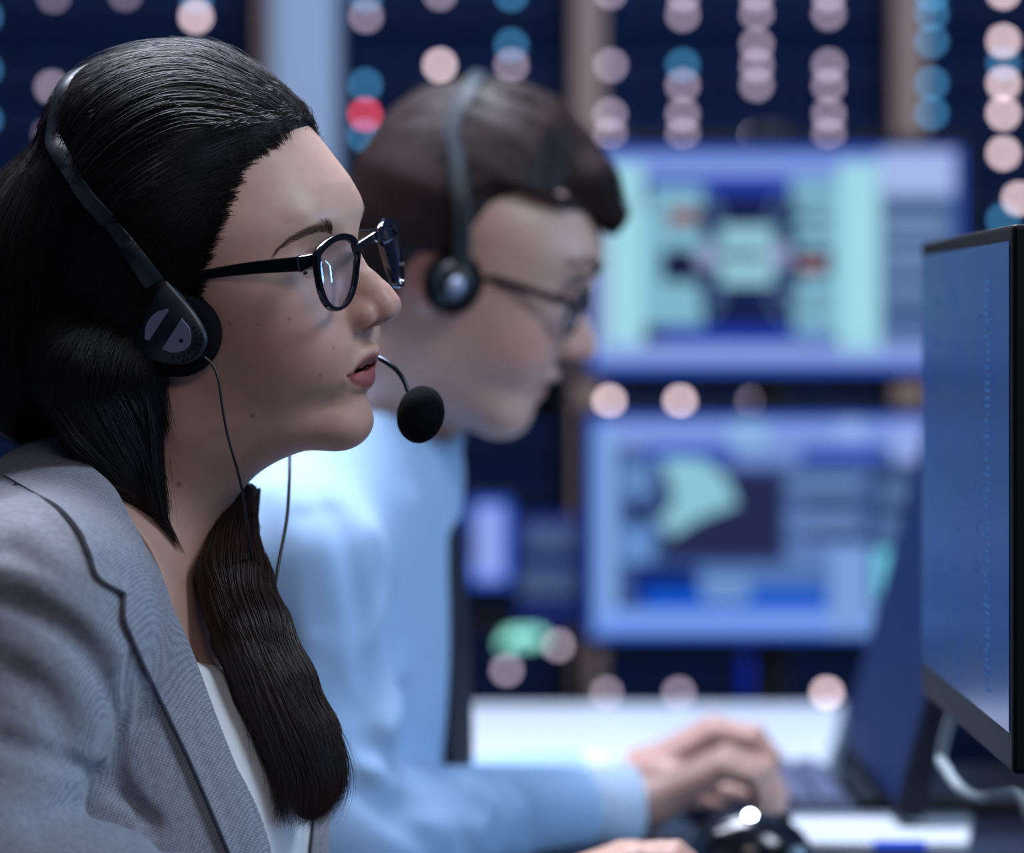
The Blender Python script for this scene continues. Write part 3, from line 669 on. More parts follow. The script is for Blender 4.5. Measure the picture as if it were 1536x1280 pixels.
# locks running down behind the ear onto the neck
s1 = [wl(190, 560, 2.575), wl(200, 650, 2.583), wl(215, 720, 2.588), wl(240, 785, 2.593)]
Hh = smin(Hh, chain(g, s1, [.020, .015, .010, .0045]), .015)
s2 = [wl(120, 560, 2.575), wl(140, 640, 2.575), wl(175, 700, 2.578), wl(215, 760, 2.588)]
Hh = smin(Hh, chain(g, s2, [.028, .020, .014, .006]), .015)
Hh = smax(Hh, (g.x-uh-.003).astype(np.float32), .003)
V, Q = nets(Hh, g.lo, g.h)
Vw = HW.W(V); hair_bvh = bvh_of(Vw, Q)
hair = raw('hair', Vw, Q, M_hairb, woman)
def march(p0, dirf, n, step, bvh, lift=.0012, wob=.0):
    P_ = [np.array(p0)]; p = np.array(p0, float); ph = rng.uniform(0, 6.28)
    for k in range(n):
        d = dirf(p, k/n); h = bvh.find_nearest(Vector(p)); 
        nn = np.array(h[1]); d = d-nn*(d @ nn); L = np.linalg.norm(d)
        if L < 1e-4: break
        p = p+d/L*step; h = bvh.find_nearest(Vector(p)); nn = np.array(h[1]); p = np.array(h[0])+nn*lift
        P_.append(p.copy())
    while len(P_) < n+1: P_.append(P_[-1]+1e-5)
    return np.array(P_)
def children(G, m, spread, jit=.0004, wave=.0006):
    """m fibres around each guide line, spreading along it"""
    G = np.asarray(G); N, K, _ = G.shape; out = np.repeat(G, m, 0)
    off = rng.normal(size=(N*m, 1, 3))*spread; t = np.linspace(.6, 1.15, K)[None, :, None]
    ph = rng.uniform(0, 6.28, (N*m, 1, 3)); fr = rng.uniform(2, 5, (N*m, 1, 3)); tt = np.linspace(0, 1, K)[None, :, None]
    return out+off*t+wave*np.sin(ph+fr*tt*3)*tt+rng.normal(size=(N*m, 1, 3))*jit
def head_dir(p, t):
    l = HW.L(p); u, v, w_ = l
    s = np.clip((.06-u)/.15, 0, 1); low = np.clip((.0-w_)/.10, 0, 1)
    ang = math.radians(8+72*s**1.3); ang = ang*(1-low)+math.radians(86)*low
    if w_ < .055 and u > -.04: ang = max(ang, math.radians(38))
    d = np.array([-math.cos(ang), 0, -math.sin(ang)])
    if w_ < -.05: d = np.array([.20+.35*low, 0, -1.])
    return HW.M @ d
G = []
for q in range(1500):
    if q < 900:      # roots along the hairline
        f = rng.uniform(0, 1)**.8; w_ = HLw[0]+.02+(.128-HLw[0]-.02)*f; sd = 1 if rng.uniform() < .75 else -1
        v = sd*rng.uniform(.0, .075) if w_ > .085 else sd*.075
        u = float(hairline(np.array(v), np.array(w_)))-abs(rng.normal())*.012+.001
    else:
        u = rng.uniform(-.15, .04); v = rng.uniform(-.09, .10); w_ = rng.uniform(-.02, .14)
    h = hair_bvh.find_nearest(Vector(HW.W((u, v*1.1, w_))))
    if h[0] is None: continue
    n_ = 34 if q < 900 else 26
    path = march(np.array(h[0]), head_dir, 30, .0052 if q < 900 else .0042, hair_bvh, lift=rng.uniform(.0004, .0022))
    G.append(path)
G = np.array(G)
Gs = children(G, 11, .0022, .0003, .0012)
# roots sink into the skin
strands('hair_strands', Gs, rng.uniform(.00012, .00022, len(Gs)), M_hair, hair)
# roots along the hairline
Gr = []
for q in range(1500):
    if rng.uniform() < .6:
        w_ = rng.uniform(-.025, .098); sd = 1 if rng.uniform() < .8 else -1; u = float(hairline(np.array(.06), np.array(w_)))+-abs(rng.normal())*.006+.0035
        o1, o2, dd_ = (u, sd*.2, w_), (u-.007, sd*.2, w_), (0, -sd, 0)
    else:
        v = rng.uniform(-.060, .060); w_ = np.interp(abs(v), [0, .06], [.108, .085]); u = float(hairline(np.array(v), np.array(w_)))+rng.uniform(-.010, .0030)
        o1, o2, dd_ = (u+.15, v, w_+.15), (u-.007+.15, v, w_+.15), (-.7071, 0, -.7071)
    hb = body_bvh_loc.ray_cast(Vector(o1), Vector(dd_)); o2w = HW.W(o2); hh = hair_bvh.ray_cast(Vector(o2w), Vector(HW.M @ np.array(dd_)))
    if hb[0] is None or hh[0] is None: continue
    p0 = HW.W(np.array(hb[0])+np.array(hb[1])*.0002); q1 = np.array(hh[0]); bb = body_bvh_loc.find_nearest(Vector(HW.L(q1)))
    if np.linalg.norm(q1-p0) > .016 or (HW.L(q1)-np.array(bb[0])) @ np.array(bb[1]) < -.0003: continue
    pth = march(q1, head_dir, 20, .0042, hair_bvh, lift=rng.uniform(.0006, .0024)); Gr.append(np.vstack([p0[None], pth]))
print('ROOTS', len(Gr))
Gr = np.array(Gr); Gr[:, 0] += rng.normal(size=(len(Gr), 3))*.0008; Gr = children(Gr, 9, .0021, .0004, .0014); strands('hairline_strands', Gr, rng.uniform(.00010, .00018, len(Gr)), M_hair, hair)
# loose, lit hairs over the crown
G2 = []
for q in range(1000):
    u = rng.uniform(-.10, .045); v = rng.normal()*.045
    h = hair_bvh.find_nearest(Vector(HW.W((u, v, .17)))); 
    p = march(np.array(h[0]), head_dir, 14, rng.uniform(.002, .0055), hair_bvh)
    nn = np.array(h[1]); k = np.linspace(0, 1, len(p)); amp = abs(rng.normal())*.0065
    p = p+nn*(np.sin(k*math.pi*rng.uniform(.5, 1.1))*amp)[:, None]+HW.M[:, 1]*(np.sin(k*rng.uniform(2, 6)+q)*.004)[:, None]; G2.append(p)
G2 = children(np.array(G2), 2, .0012, .0003, .001)
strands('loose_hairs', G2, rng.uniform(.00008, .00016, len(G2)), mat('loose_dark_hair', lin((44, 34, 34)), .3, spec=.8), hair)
# strand ending in a wisp on the neck
HZv = np.array([0, 0, HZ]); BODYB = BVHTree.FromPolygons([tuple(v) for v in HW.W(Vb_loc)], [tuple(p.vertices) for p in o_body.data.polygons])
G3 = []
for q in range(240):
    a = rng.uniform(0, 1); e = rng.uniform(-1, 1)
    c = [(188+34*a, 560, 2.566), (196+34*a, 640, 2.57), (206+28*a, 700, 2.575), (226+20*a, 765, 2.583), (255+8*a, 805, 2.592), (272+e*6, 832+e*4, 2.60)]
    stop = rng.integers(48, 60)
    pp = smooth_path([P(x+e*3, y, D-.004+.004*rng.normal()*.5) for x, y, D in c], 60)[:stop]; pp = smooth_path(pp, 24)
    for r_ in range(24):
        hh_ = cast(BODYB, 768+pp[r_][0]/pp[r_][1]*FPX, HORIZ-(pp[r_][2]-HZ)/pp[r_][1]*FPX)
        if hh_ is not None and hh_[0][1]-.0012 < pp[r_][1]: pp[r_] = HZv+(pp[r_]-HZv)*((hh_[0][1]-.0012-.002*a)/pp[r_][1])
    G3.append(pp)
strands('neck_wisp', G3, .00016, M_hair, hair)
# baby hairs at the temple
G4 = []
for q in range(260):
    f = rng.uniform(0, 1); w_ = -.005+.105*f; v = .062-.02*max(0, f-.6)/.4
    u = float(hairline(np.array(v), np.array(w_)))+rng.uniform(-.004, .005)
    h = hair_bvh.find_nearest(Vector(HW.W((u-.008, .09, w_)))); b = body_bvh_loc.find_nearest(Vector((u, .09, w_)))
    p0 = HW.W(np.array(b[0])+np.array(b[1])*.0004); p1 = np.array(h[0]); d = (HW.M @ np.array([-.9, .12, -.35+.5*f]))*rng.uniform(.010, .02)
    G4.append(smooth_path([p0, p0*.5+(p0+d)*.5+HW.M[:, 1]*.0012, p0+d+HW.M[:, 1]*.001], 10))
strands('temple_hairs', G4, .00011, M_hair, hair)
# long lock lying over the far shoulder and chest
g = Grid((-.225, 2.50, .83), (-.085, 2.78, 1.10), .0018)
lc = [(374, 735, 2.715, 12), (350, 795, 2.705, 30), (350, 870, 2.695, 52), (377, 950, 2.685, 55), (412, 1030, 2.68, 57), (449, 1110, 2.675, 57), (468, 1165, 2.675, 45), (464, 1205, 2.675, 33), (452, 1240, 2.675, 12)]
g_t = Grid((-.33, 2.44, .80), (-.085, 2.95, 1.12), .004); tv, tq = nets(torso_field(g_t, WTr(20))-.012, g_t.lo, g_t.h); tb_ = bvh_of(tv, tq)
lc = [(x, y, min([D]+[cast(tb_, x+o, y)[0][1]+.002 for o in (-r*.6, 0, r*.5) if cast(tb_, x+o, y) is not None]), r) for x, y, D, r in lc]
print('LOCK', lc)
for q in range(2): lc = [(x, y, (lc[max(i-1, 0)][2]+D+lc[min(i+1, len(lc)-1)][2])/3, r) for i, (x, y, D, r) in enumerate(lc)]
lk = chain(g, [P(x, y, D) for x, y, D, r in lc[:-1]], [r/FPX*2.46*(.8 if i == len(lc)-2 else 1) for i, (*_, r) in enumerate(lc[:-1])], .006)
V, Q = nets(lk, g.lo, g.h)
lock = raw('long_lock', V, Q, M_hairb, woman); lkb = bvh_of(V, Q)
G5 = []
for q in range(3600):
    a = rng.uniform(-1, 1); th = rng.uniform(-math.pi*.5, math.pi*.5) if rng.uniform() < .8 else rng.uniform(0, 6.28)
    pts = []; jr = rng.normal()
    for x, y, D, r in lc:
        rr = r/FPX*2.50*(1.04+.035*abs(jr)); c = P(x, y, D); pts.append(c+np.array([math.sin(th)*rr, -math.cos(th)*rr*1.0, 0]))
    end = rng.uniform(.80, 1.0) if rng.uniform() < .5 else rng.uniform(.92, 1.0)
    start = 0 if rng.uniform() < .7 else rng.uniform(0, .3)
    pp = smooth_path(pts, 60)[int(start*60):max(int(end*60), int(start*60)+12)]; pp = smooth_path(pp, 28)
    k = np.linspace(0, 1, 28); pp = pp+(k**6)[:, None]*np.array([rng.normal()*.006-.003, rng.normal()*.005, -abs(rng.normal())*.003])+np.sin(k*rng.uniform(2, 7)+q)[:, None]*np.array([.0005, .0003, 0])*rng.uniform(0, 1.5)
    for r_ in range(28):
        hn = lkb.find_nearest(Vector(pp[r_])); n_ = np.array(hn[1]); d_ = (pp[r_]-np.array(hn[0])) @ n_
        if d_ < .0004: pp[r_] = np.array(hn[0])+n_*(.0004+.0012*abs(jr))
    G5.append(pp)
strands('lock_strands', G5, rng.uniform(.00012, .0002, len(G5)), mat('brown_hair_ends', lin((52, 36, 30)), .4, spec=.5), lock)

# eyebrows
bp = [(414, 379), (425, 368), (445, 356), (468, 347), (488, 344), (500, 349)]
for sd in (1, -1):
    G6 = []
    bl = smooth_path([np.array(ray_loc(x, y)) for x, y in bp], 40)*(1, sd, 1)
    dT = np.gradient(bl, axis=0); dT /= np.linalg.norm(dT, axis=1)[:, None]
    for q in range(330):
        f = rng.uniform(0, 1)**.8; k_ = int(f*39); c = bl[k_]; wd = .0034*np.interp(f, [0, .25, .6, .9, 1], [.25, .6, 1, 1, .7])
        off_ = rng.uniform(-1, 1)*wd; d_ = -dT[k_]*.9+np.array([0, 0, np.interp(f, [0, .6, 1], [-.25*np.sign(off_), .35-.5*np.sign(off_)*.6, .9])]); Ls = np.interp(f, [0, .5, 1], [.005, .007, .0055])*rng.uniform(.7, 1.2)
        pts = []
        for t_ in (0, .5, 1):
            p_ = c+np.array([0, 0, off_])+d_*Ls*t_
            h = body_bvh_loc.find_nearest(Vector(p_)); pts.append(HW.W(np.array(h[0])+np.array(h[1])*(.0001+.0006*t_)))
        G6.append(smooth_path(pts, 6))
    strands('eyebrow', G6, .00009, mat('brow_brown', lin((112, 86, 76)), .6, spec=.2), woman)
# eyelashes
G7 = []
for sd in (1, -1):
    for q in range(60):
        f = q/59; a = math.radians(-62+f*120); c = np.array([.0612, .0325, EYEW])
        r0 = .0136; p0 = c+np.array([math.cos(a)*r0, math.sin(a)*r0, .0024]); d = np.array([math.cos(a), math.sin(a)*1.1, -.25+.05*math.sin(q)])*.0075
        pts = [p0, p0+d*.5+(0, 0, -.0006), p0+d+(0, 0, .0012)]; G7.append(smooth_path([HW.W((p[0], p[1]*sd, p[2])) for p in pts], 6))
strands('eyelashes', G7, .00009, MATS['brow_brown'], woman)

# ------------------------------------------------------------------ clothes
def tf(g): return torso_field(g, WTr(20))
g = Grid((-.345, 2.30, .800), (-.055, 3.00, 1.125), .0019)
T0 = tf(g)
arm_s, arm_e, arm_h = P(52, 945, 2.475), P(-70, 1400, 2.41), P(500, 1520, 2.42)
far_s, far_e = P(170, 910, 2.86), P(60, 1500, 2.93)
arms = capf(g, arm_s, arm_e, .058, .050)
far_f = capf(g, P(60, 1500, 2.93), P(600, 1420, 2.96), .05, .042)
fore = capf(g, P(-75, 1290, 2.42), P(480, 1500, 2.44), .056, .046)
jac = smin(T0-.010, arms, .03)
jac = smin(jac, capf(g, far_s, far_e, .058, .050), .03)
jac = smin(jac, fore, .012)
V, Q = nets(jac.copy(), g.lo, g.h); jb = bvh_of(V, Q)
def on(bvh, px, py, lift=0.):
    c = cast(bvh, px, py); 
    if c is None: return None
    return c[0]+c[1]*lift
def pl(pts, lift=0.):
    r = [on(jb, x, y, lift) for x, y in pts]; return [q for q in r if q is not None]
def groove(F, pts, depth, sig):
    q = pl(pts); 
    if len(q) < 2: return F
    q = smooth_path(q, max(6, len(q)*3)); d = dist_line(g, q); return F+(depth*np.exp(-(d/sig)**2)).astype(np.float32)
jac = groove(jac, [(2, 905), (60, 930), (110, 965), (150, 1010), (172, 1060), (180, 1110), (178, 1170)], .0048, .0048)
jac = groove(jac, [(188, 985), (192, 1050), (186, 1110), (178, 1160)], .0025, .0045)
jac = groove(jac, [(2, 1112), (90, 1140), (175, 1182), (228, 1240), (250, 1276)], .0062, .0065)
jac = groove(jac, [(2, 858), (60, 880), (125, 925), (175, 985)], -.0050, .0085)
jac = groove(jac, [(2, 960), (60, 985), (110, 1030), (140, 1090)], -.0030, .010)
jac = groove(jac, [(30, 900), (100, 935), (160, 985)], .003, .008)
jac = groove(jac, [(20, 1010), (70, 1050), (100, 1110)], .003, .009)
jac = groove(jac, [(60, 1230), (130, 1215), (190, 1240)], .003, .010)
jac = groove(jac, [(200, 900), (215, 990), (215, 1080)], .002, .010)
jac = groove(jac, [(40, 800), (90, 850), (150, 900)], -.0025, .012)
edge_px = [(221, 826), (250, 890), (289, 978), (331, 1085), (371, 1185), (404, 1285)]
ep = np.array(pl(edge_px)); en = np.mean([cast(jb, x, y)[1] for x, y in edge_px if cast(jb, x, y)], 0)
e_dir = ep[-1]-ep[0]; e_dir /= np.linalg.norm(e_dir); en = np.array([.75, -.60, .10]); nc = np.cross(e_dir, en); nc /= np.linalg.norm(nc)
if nc @ (P(450, 1000, 2.8)-ep[0]) < 0: nc = -nc
def hs(g, p, n): return ((g.x-p[0])*n[0]+(g.y-p[1])*n[1]+(g.z-p[2])*n[2]).astype(np.float32)
lat = np.array([-math.sin(math.radians(20)), -math.cos(math.radians(20)), 0]); mp = P(170, 900, 2.675)
refl = lambda v: v-2*(v @ lat)*lat
p0 = ep.mean(0); d1 = hs(g, p0, nc); d2 = hs(g, refl(p0-mp)+mp, refl(nc))
fwd = np.array([math.cos(math.radians(20)), -math.sin(math.radians(20)), 0]); dfw = hs(g, mp, fwd)
cutf = np.minimum(np.minimum(d1, d2), dfw)
shell = smax(jac, -(jac+.0060), .0)      # cloth with thickness
solid = np.where(arms < .006, jac, shell)
neckf = capf(g, P(272, 628, 2.635), P(140, 865, 2.665), .057, .060)
jk = smax(smax(shell, cutf, .002), -neckf, .004)
V, Q = nets(jk, g.lo, g.h)
M_jac = mat('grey_wool', lin((150, 152, 162)), .75, spec=.25, sheen=.25)
N_, L_, b_ = nodes(M_jac)
tc = N_.new('ShaderNodeTexCoord'); sx = N_.new('ShaderNodeMapping'); L_.new(tc.outputs['Object'], sx.inputs[0]); sx.inputs['Rotation'].default_value = (.15, -.35, .25)
wv = []
for ax in ('X', 'Z', 'Y'):
    q = N_.new('ShaderNodeTexWave'); q.bands_direction = ax; q.inputs['Scale'].default_value = 190 if ax != 'Y' else 170; q.inputs['Distortion'].default_value = .3; L_.new(sx.outputs[0], q.inputs[0]); wv.append(q)
m1 = N_.new('ShaderNodeMath'); m1.operation = 'MULTIPLY'; L_.new(wv[0].outputs['Fac'], m1.inputs[0]); L_.new(wv[1].outputs['Fac'], m1.inputs[1])
n3 = N_.new('ShaderNodeTexNoise'); n3.inputs['Scale'].default_value = 260; L_.new(tc.outputs['Object'], n3.inputs['Vector'])
m2 = N_.new('ShaderNodeMath'); m2.operation = 'ADD'; L_.new(m1.outputs[0], m2.inputs[0]); L_.new(n3.outputs['Fac'], m2.inputs[1])
cr = N_.new('ShaderNodeMapRange'); cr.inputs['From Min'].default_value = .3; cr.inputs['From Max'].default_value = 1.3; L_.new(m2.outputs[0], cr.inputs['Value'])
mx = N_.new('ShaderNodeMix'); mx.data_type = 'RGBA'; mx.inputs[6].default_value = (*lin((118, 122, 134)), 1); mx.inputs[7].default_value = (*lin((172, 173, 182)), 1)
L_.new(cr.outputs[0], mx.inputs[0]); L_.new(mx.outputs[2], b_.inputs['Base Color'])
bp_ = N_.new('ShaderNodeBump'); bp_.inputs['Strength'].default_value = .3; bp_.inputs['Distance'].default_value = .0004; L_.new(m2.outputs[0], bp_.inputs['Height']); L_.new(bp_.outputs[0], b_.inputs['Normal'])
blazer = raw('blazer', V, Q, M_jac, woman)

def sheet(name, A, B, nu, nv, bvh, off, thick, m, parent, explicit=False, mats=None):
    """cloth panel between two edge lines (px,py[,D]); lies on the surface below it, real thickness"""
    A = smooth_path(A, nu); B = smooth_path(B, nu); rows = []
    for i in range(nu):
        row = []
        for j in range(nv):
            t = j/(nv-1); q = A[i]*(1-t)+B[i]*t
            h = cast(bvh, q[0], q[1]); o = off(i/(nu-1), t)
            if explicit:
                D = q[2]-.006*math.sin(math.pi*t)
                if h is not None and h[0][1]-o < D: D = h[0][1]-o
                p = P(q[0], q[1], D)
            else:
                if h is None: D = row[-1][1] if row else 2.6; p = P(q[0], q[1], D)
                else: p = P(q[0], q[1], h[0][1]-o)
            row.append(p)
        rows.append(row)
    G_ = np.array(rows)
    for _ in range(2):
        G_[1:-1, 1:-1] = (G_[1:-1, 1:-1]*2+G_[:-2, 1:-1]+G_[2:, 1:-1]+G_[1:-1, :-2]+G_[1:-1, 2:])/6
    du = np.gradient(G_, axis=0); dv = np.gradient(G_, axis=1); nn = np.cross(du, dv); nn /= np.linalg.norm(nn, axis=2, keepdims=True)+1e-12
    if nn[..., 1].mean() > 0: nn = -nn
    Bk = G_-nn*thick; V = np.concatenate([G_.reshape(-1, 3), Bk.reshape(-1, 3)]); n0 = nu*nv; F = []
    for i in range(nu-1):
        for j in range(nv-1):
            a, b, c, d = i*nv+j, (i+1)*nv+j, (i+1)*nv+j+1, i*nv+j+1; F += [(a, b, c, d), (n0+d, n0+c, n0+b, n0+a)]
    for i in range(nu-1):
        for j in (0, nv-1): a, b = i*nv+j, (i+1)*nv+j; F.append((a, b, n0+b, n0+a))
    for j in range(nv-1):
        for i in (0, nu-1): a, b = i*nv+j, i*nv+j+1; F.append((a, b, n0+b, n0+a))
    o = raw(name, V, F, m, parent, True); o.data.set_sharp_from_angle(angle=math.radians(50)); return o
lapel_out = [(190, 889), (189, 925), (200, 955), (230, 1022), (270, 1105), (300, 1171), (354, 1300)]
lapel_in = [(220, 824), (250, 890), (288, 975), (329, 1085), (369, 1185), (389, 1240), (410, 1300)]
lap_off = lambda s_, t: .0035+.0035*math.exp(-((t)/.18)**2)+.002*math.sin(math.pi*t)-.003*(t > .97)
lap = sheet('lapel', lapel_out, lapel_in, 70, 22, jb, lap_off, .0026, M_jac, blazer)
col_in = [(60, 634, 2.69), (95, 668, 2.63), (140, 702, 2.60), (172, 732, 2.590), (195, 775, 2.582), (212, 806, 2.577), (221, 826, 2.572)]
col_out = [(6, 712, 2.69), (50, 737, 2.60), (90, 760, 2.56), (121, 795, 2.545), (137, 830, 2.54), (151, 866, 2.54), (191, 890, 2.54)]
colr = sheet('collar', col_out, col_in, 60, 20, jb, lambda s_, t: .0045+.003*math.exp(-(t/.15)**2), .003, M_jac, blazer, explicit=True)

# white top
g2 = Grid((-.30, 2.44, .80), (-.085, 2.90, 1.02), .0019)
Tw = tf(g2)-.0018
npx = P(318, 992, 2.60); nrm_ = np.array([.42, -.05, .90]); nrm_ /= np.linalg.norm(nrm_)
Tw = smax(smax(Tw, hs(g2, npx, nrm_), .003), -(tf(g2)+.0055), 0)
V, Q = nets(Tw, g2.lo, g2.h)
M_top = mat('white_cotton', lin((244, 248, 252)), .7, spec=.2)
raw('white_top', V, Q, M_top, woman)

# necklace
tb = bvh_of(HW.W(Vb_loc), nets(B, (0, 0, 0), 1)[1]) if False else None
Bw = BVHTree.FromPolygons([tuple(v) for v in HW.W(Vb_loc)], [tuple(p.vertices) for p in o_body.data.polygons])
nkp = [(232, 835), (246, 862), (264, 890), (282, 915), (300, 938), (318, 955), (330, 962)]
q = [on(Bw, x, y, .0008) for x, y in nkp]; q = [a for a in q if a is not None]
nl = empty('necklace', tuple(q[0]), 'fine silver chain necklace with a tiny pendant on the woman\'s chest', 'necklace')
M_silver = mat('silver', lin((190, 190, 196)), .25, 1.)
MB().tube(smooth_path(q, 40), .0005, 6).build('chain', M_silver, nl, True)
pe = on(Bw, 318, 950, .0025); pe = pe if pe is not None else q[-1]
MB().ell(pe, (.0016, .0012, .0034), n=8).build('pendant', M_silver, nl, True)

# ------------------------------------------------------------------ glasses
GL = None
wrap = .16; u_in = lpW(541, 372, .009)[0]+.0035
def lens_pt(px, py):
    """point of the lens plane (head frame) seen at a pixel: u = u_in - wrap*(v-.010)"""
    c = HW.L((0, 0, HZ)); d = HW.L(P(px, py, 1.))-c; nrm = np.array([1, wrap, 0]); k = u_in+wrap*.010; t = (k-nrm @ c)/(nrm @ d); return c+d*t
out_px = [(440+x/6.4, 300+y/6.4) for x, y in [(240, 560), (270, 505), (330, 450), (400, 405), (470, 388), (535, 398), (580, 440), (598, 500), (600, 580), (590, 700), (562, 850), (510, 965), (440, 1020), (380, 1025), (320, 970), (272, 850), (246, 700)]]
op = smooth_path(np.array(out_px+[out_px[0]]), 65)[:-1]
ol = np.array([lens_pt(x, y) for x, y in op])
ov = ol.mean(0); nrm_l = np.array([1, wrap, 0]); nrm_l /= np.linalg.norm(nrm_l)
glasses = empty('eyeglasses', tuple(HW.W((u_in, 0, 0))), 'black framed eyeglasses worn by the woman', 'eyeglasses')
M_fr = mat('black_acetate', lin((14, 15, 20)), .12, spec=.6, coat=.6)
M_lens = bpy.data.materials.new('coated_lens'); M_lens.use_nodes = True; NN = M_lens.node_tree.nodes; LL = M_lens.node_tree.links; NN.clear()
ou = NN.new('ShaderNodeOutputMaterial'); ms = NN.new('ShaderNodeMixShader'); tr_ = NN.new('ShaderNodeBsdfTransparent'); gs = NN.new('ShaderNodeBsdfGlossy'); lw_ = NN.new('ShaderNodeLayerWeight')
gs.inputs['Roughness'].default_value = .03; gs.inputs['Color'].default_value = (.5, .68, 1, 1); lw_.inputs[0].default_value = .5; tr_.inputs[0].default_value = (.80, .87, 1, 1)
pw_ = NN.new('ShaderNodeMath'); pw_.operation = 'POWER'; pw_.inputs[1].default_value = 3.; LL.new(lw_.outputs['Facing'], pw_.inputs[0])
ml_ = NN.new('ShaderNodeMath'); ml_.operation = 'MULTIPLY_ADD'; ml_.inputs[1].default_value = .75; ml_.inputs[2].default_value = .06; LL.new(pw_.outputs[0], ml_.inputs[0])
LL.new(ml_.outputs[0], ms.inputs[0]); LL.new(tr_.outputs[0], ms.inputs[1]); LL.new(gs.outputs[0], ms.inputs[2]); LL.new(ms.outputs[0], ou.inputs[0])
for sd in (1, -1):
    m_ = np.array([1, sd, 1]); c = ov*m_; loop = ol*m_; nl_ = nrm_l*m_
    ctr = loop-c; outw = ctr/np.linalg.norm(ctr, axis=1)[:, None]
    fatt = .0024+.0022*np.clip((ctr[:, 2])/.016, 0, 1)+.001*np.clip(np.abs(ctr[:, 1]*1)/.02*(np.sign(ctr[:, 1]) == sd), 0, 1)
    mid = loop+outw*(fatt*.5)[:, None]
    mb = MB(); mb.strap(HW.W(mid), np.tile(HW.M @ nl_, (len(mid), 1)), fatt, .0036, closed=True)
    fr = mb.build('rim', M_fr, glasses, 'auto')
    # lens, slightly domed
    Vl = [c+nl_*.0022]; F = []; nr = 6; n = len(loop)
    for r_ in range(1, nr+1):
        t = r_/nr; Vl += [c+ctr[a]*t*1.01+nl_*.0022*(1-t*t) for a in range(n)]
    F = [(0, 1+a, 1+(a+1) % n) for a in range(n)]
    for r_ in range(nr-1): F += [(1+r_*n+a, 1+(r_+1)*n+a, 1+(r_+1)*n+(a+1) % n, 1+r_*n+(a+1) % n) for a in range(n)]
    raw('lens', HW.W(np.array(Vl)), F, M_lens, glasses)
# bridge
b1 = np.array(lens_pt(534, 366)); b1 = b1*np.array([1, 1, 1]); top_in = ol[np.argmin(ol[:, 1]+abs(ol[:, 2]-ol[:, 2].max()*.55))]
bp_ = smooth_path([top_in+(0.0, .0015, 0), (u_in+.002, .0045, top_in[2]+.0035), (u_in+.003, 0, top_in[2]+.0045), (u_in+.002, -.0045, top_in[2]+.0035), top_in*(1, -1, 1)-(0, .0015, 0)], 20)
MB().strap(HW.W(bp_), np.tile(HW.M[:, 0], (20, 1)), .0052, .0036).build('bridge', M_fr, glasses, 'auto')
# end pieces and temples
for sd in (1, -1):
    tp = [lens_pt(477, 388)*(1, sd, 1), np.array([*lpW(467, 390, .068)[:1], sd*.0655, lpW(467, 390, .066)[1]]), np.array([lpW(450, 395, .071)[0], sd*.0705, lpW(450, 396, .071)[1]])]
    w1, w2 = lpW(449, 396, .0715), lpW(315, 411, .077); w3 = (w2[0]-.02, w2[1]-.002)
    q = smooth_path(tp, 12); ou_ = np.stack([np.linspace(.9, 0, 12), np.linspace(.3, 1, 12)*sd, np.zeros(12)], 1)
    MB().strap(HW.W(q), ou_ @ HW.M.T, np.linspace(.0065, .0100, 12), .0042).build('end_piece', M_fr, glasses, 'auto')
    q = smooth_path([(w1[0]-.0002, sd*.0712, w1[1]), ((w1[0]+w2[0])/2, sd*.0750, (w1[1]+w2[1])/2+.0008), (w2[0], sd*.077, w2[1]), (w3[0], sd*.0775, w3[1])], 20)
    MB().strap(HW.W(q), np.tile(HW.M @ np.array([0, sd, 0.]), (20, 1)), np.linspace(.0090, .0052, 20), .0028).build('temple', M_fr, glasses, 'auto')
    q = np.array([(w1[0]+.0006, sd*.0714, w1[1]), (w1[0]-.0006, sd*.0714, w1[1])])
    MB().strap(HW.W(q), np.tile(HW.M @ np.array([0, sd, 0.]), (2, 1)), .0101, .0034).build('hinge', M_silver, glasses, 'auto')

# ------------------------------------------------------------------ headset
M_foam = add_noise(mat('black_foam', lin((13, 14, 17)), .95, spec=.1), 900, lin((8, 9, 11)), lin((22, 23, 28)), bump=.8, bscale=1600)
M_hs = mat('headset_plastic', lin((26, 38, 46)), .42); M_emb = mat('silver_emblem', lin((150, 160, 185)), .4, .3)
hset = empty('headset', tuple(HW.W((-.015, .085, -.03))), 'black telephone headset with boom microphone worn by the woman', 'headset')
VC = .083
def cup3(px, py, v): a = lpW(px, py, v); return np.array([a[0], v, a[1]])
M_ = HW.M
def disc_stack(prof, ctr_px, sx_, sz_, name, m, sd=1, n=48, rot=0.):
    """turned pad: prof = list of (scale, v)"""
    c = cup3(*ctr_px, VC); V = []; F = []
    for sc_, v in prof:
        for a in range(n):
            th = 2*math.pi*a/n; V.append((c[0]+sx_*sc_*math.cos(th), sd*v, c[2]+sz_*sc_*math.sin(th)))
    K = len(prof); F = [(k*n+a, k*n+(a+1) % n, (k+1)*n+(a+1) % n, (k+1)*n+a) for k in range(K-1) for a in range(n)]+[tuple(range((K-1)*n, K*n)), tuple(range(n))[::-1]]
    return raw(name, HW.W(np.array(V)), F, m, hset, True)
for sd in (1, -1):
    disc_stack([(.86, .069), (.99, .071), (1.02, .075), (.99, .080), (.9, .0835), (.7, .0845)], (257, 503), .0285, .0262, 'ear_cushion', M_foam, sd)
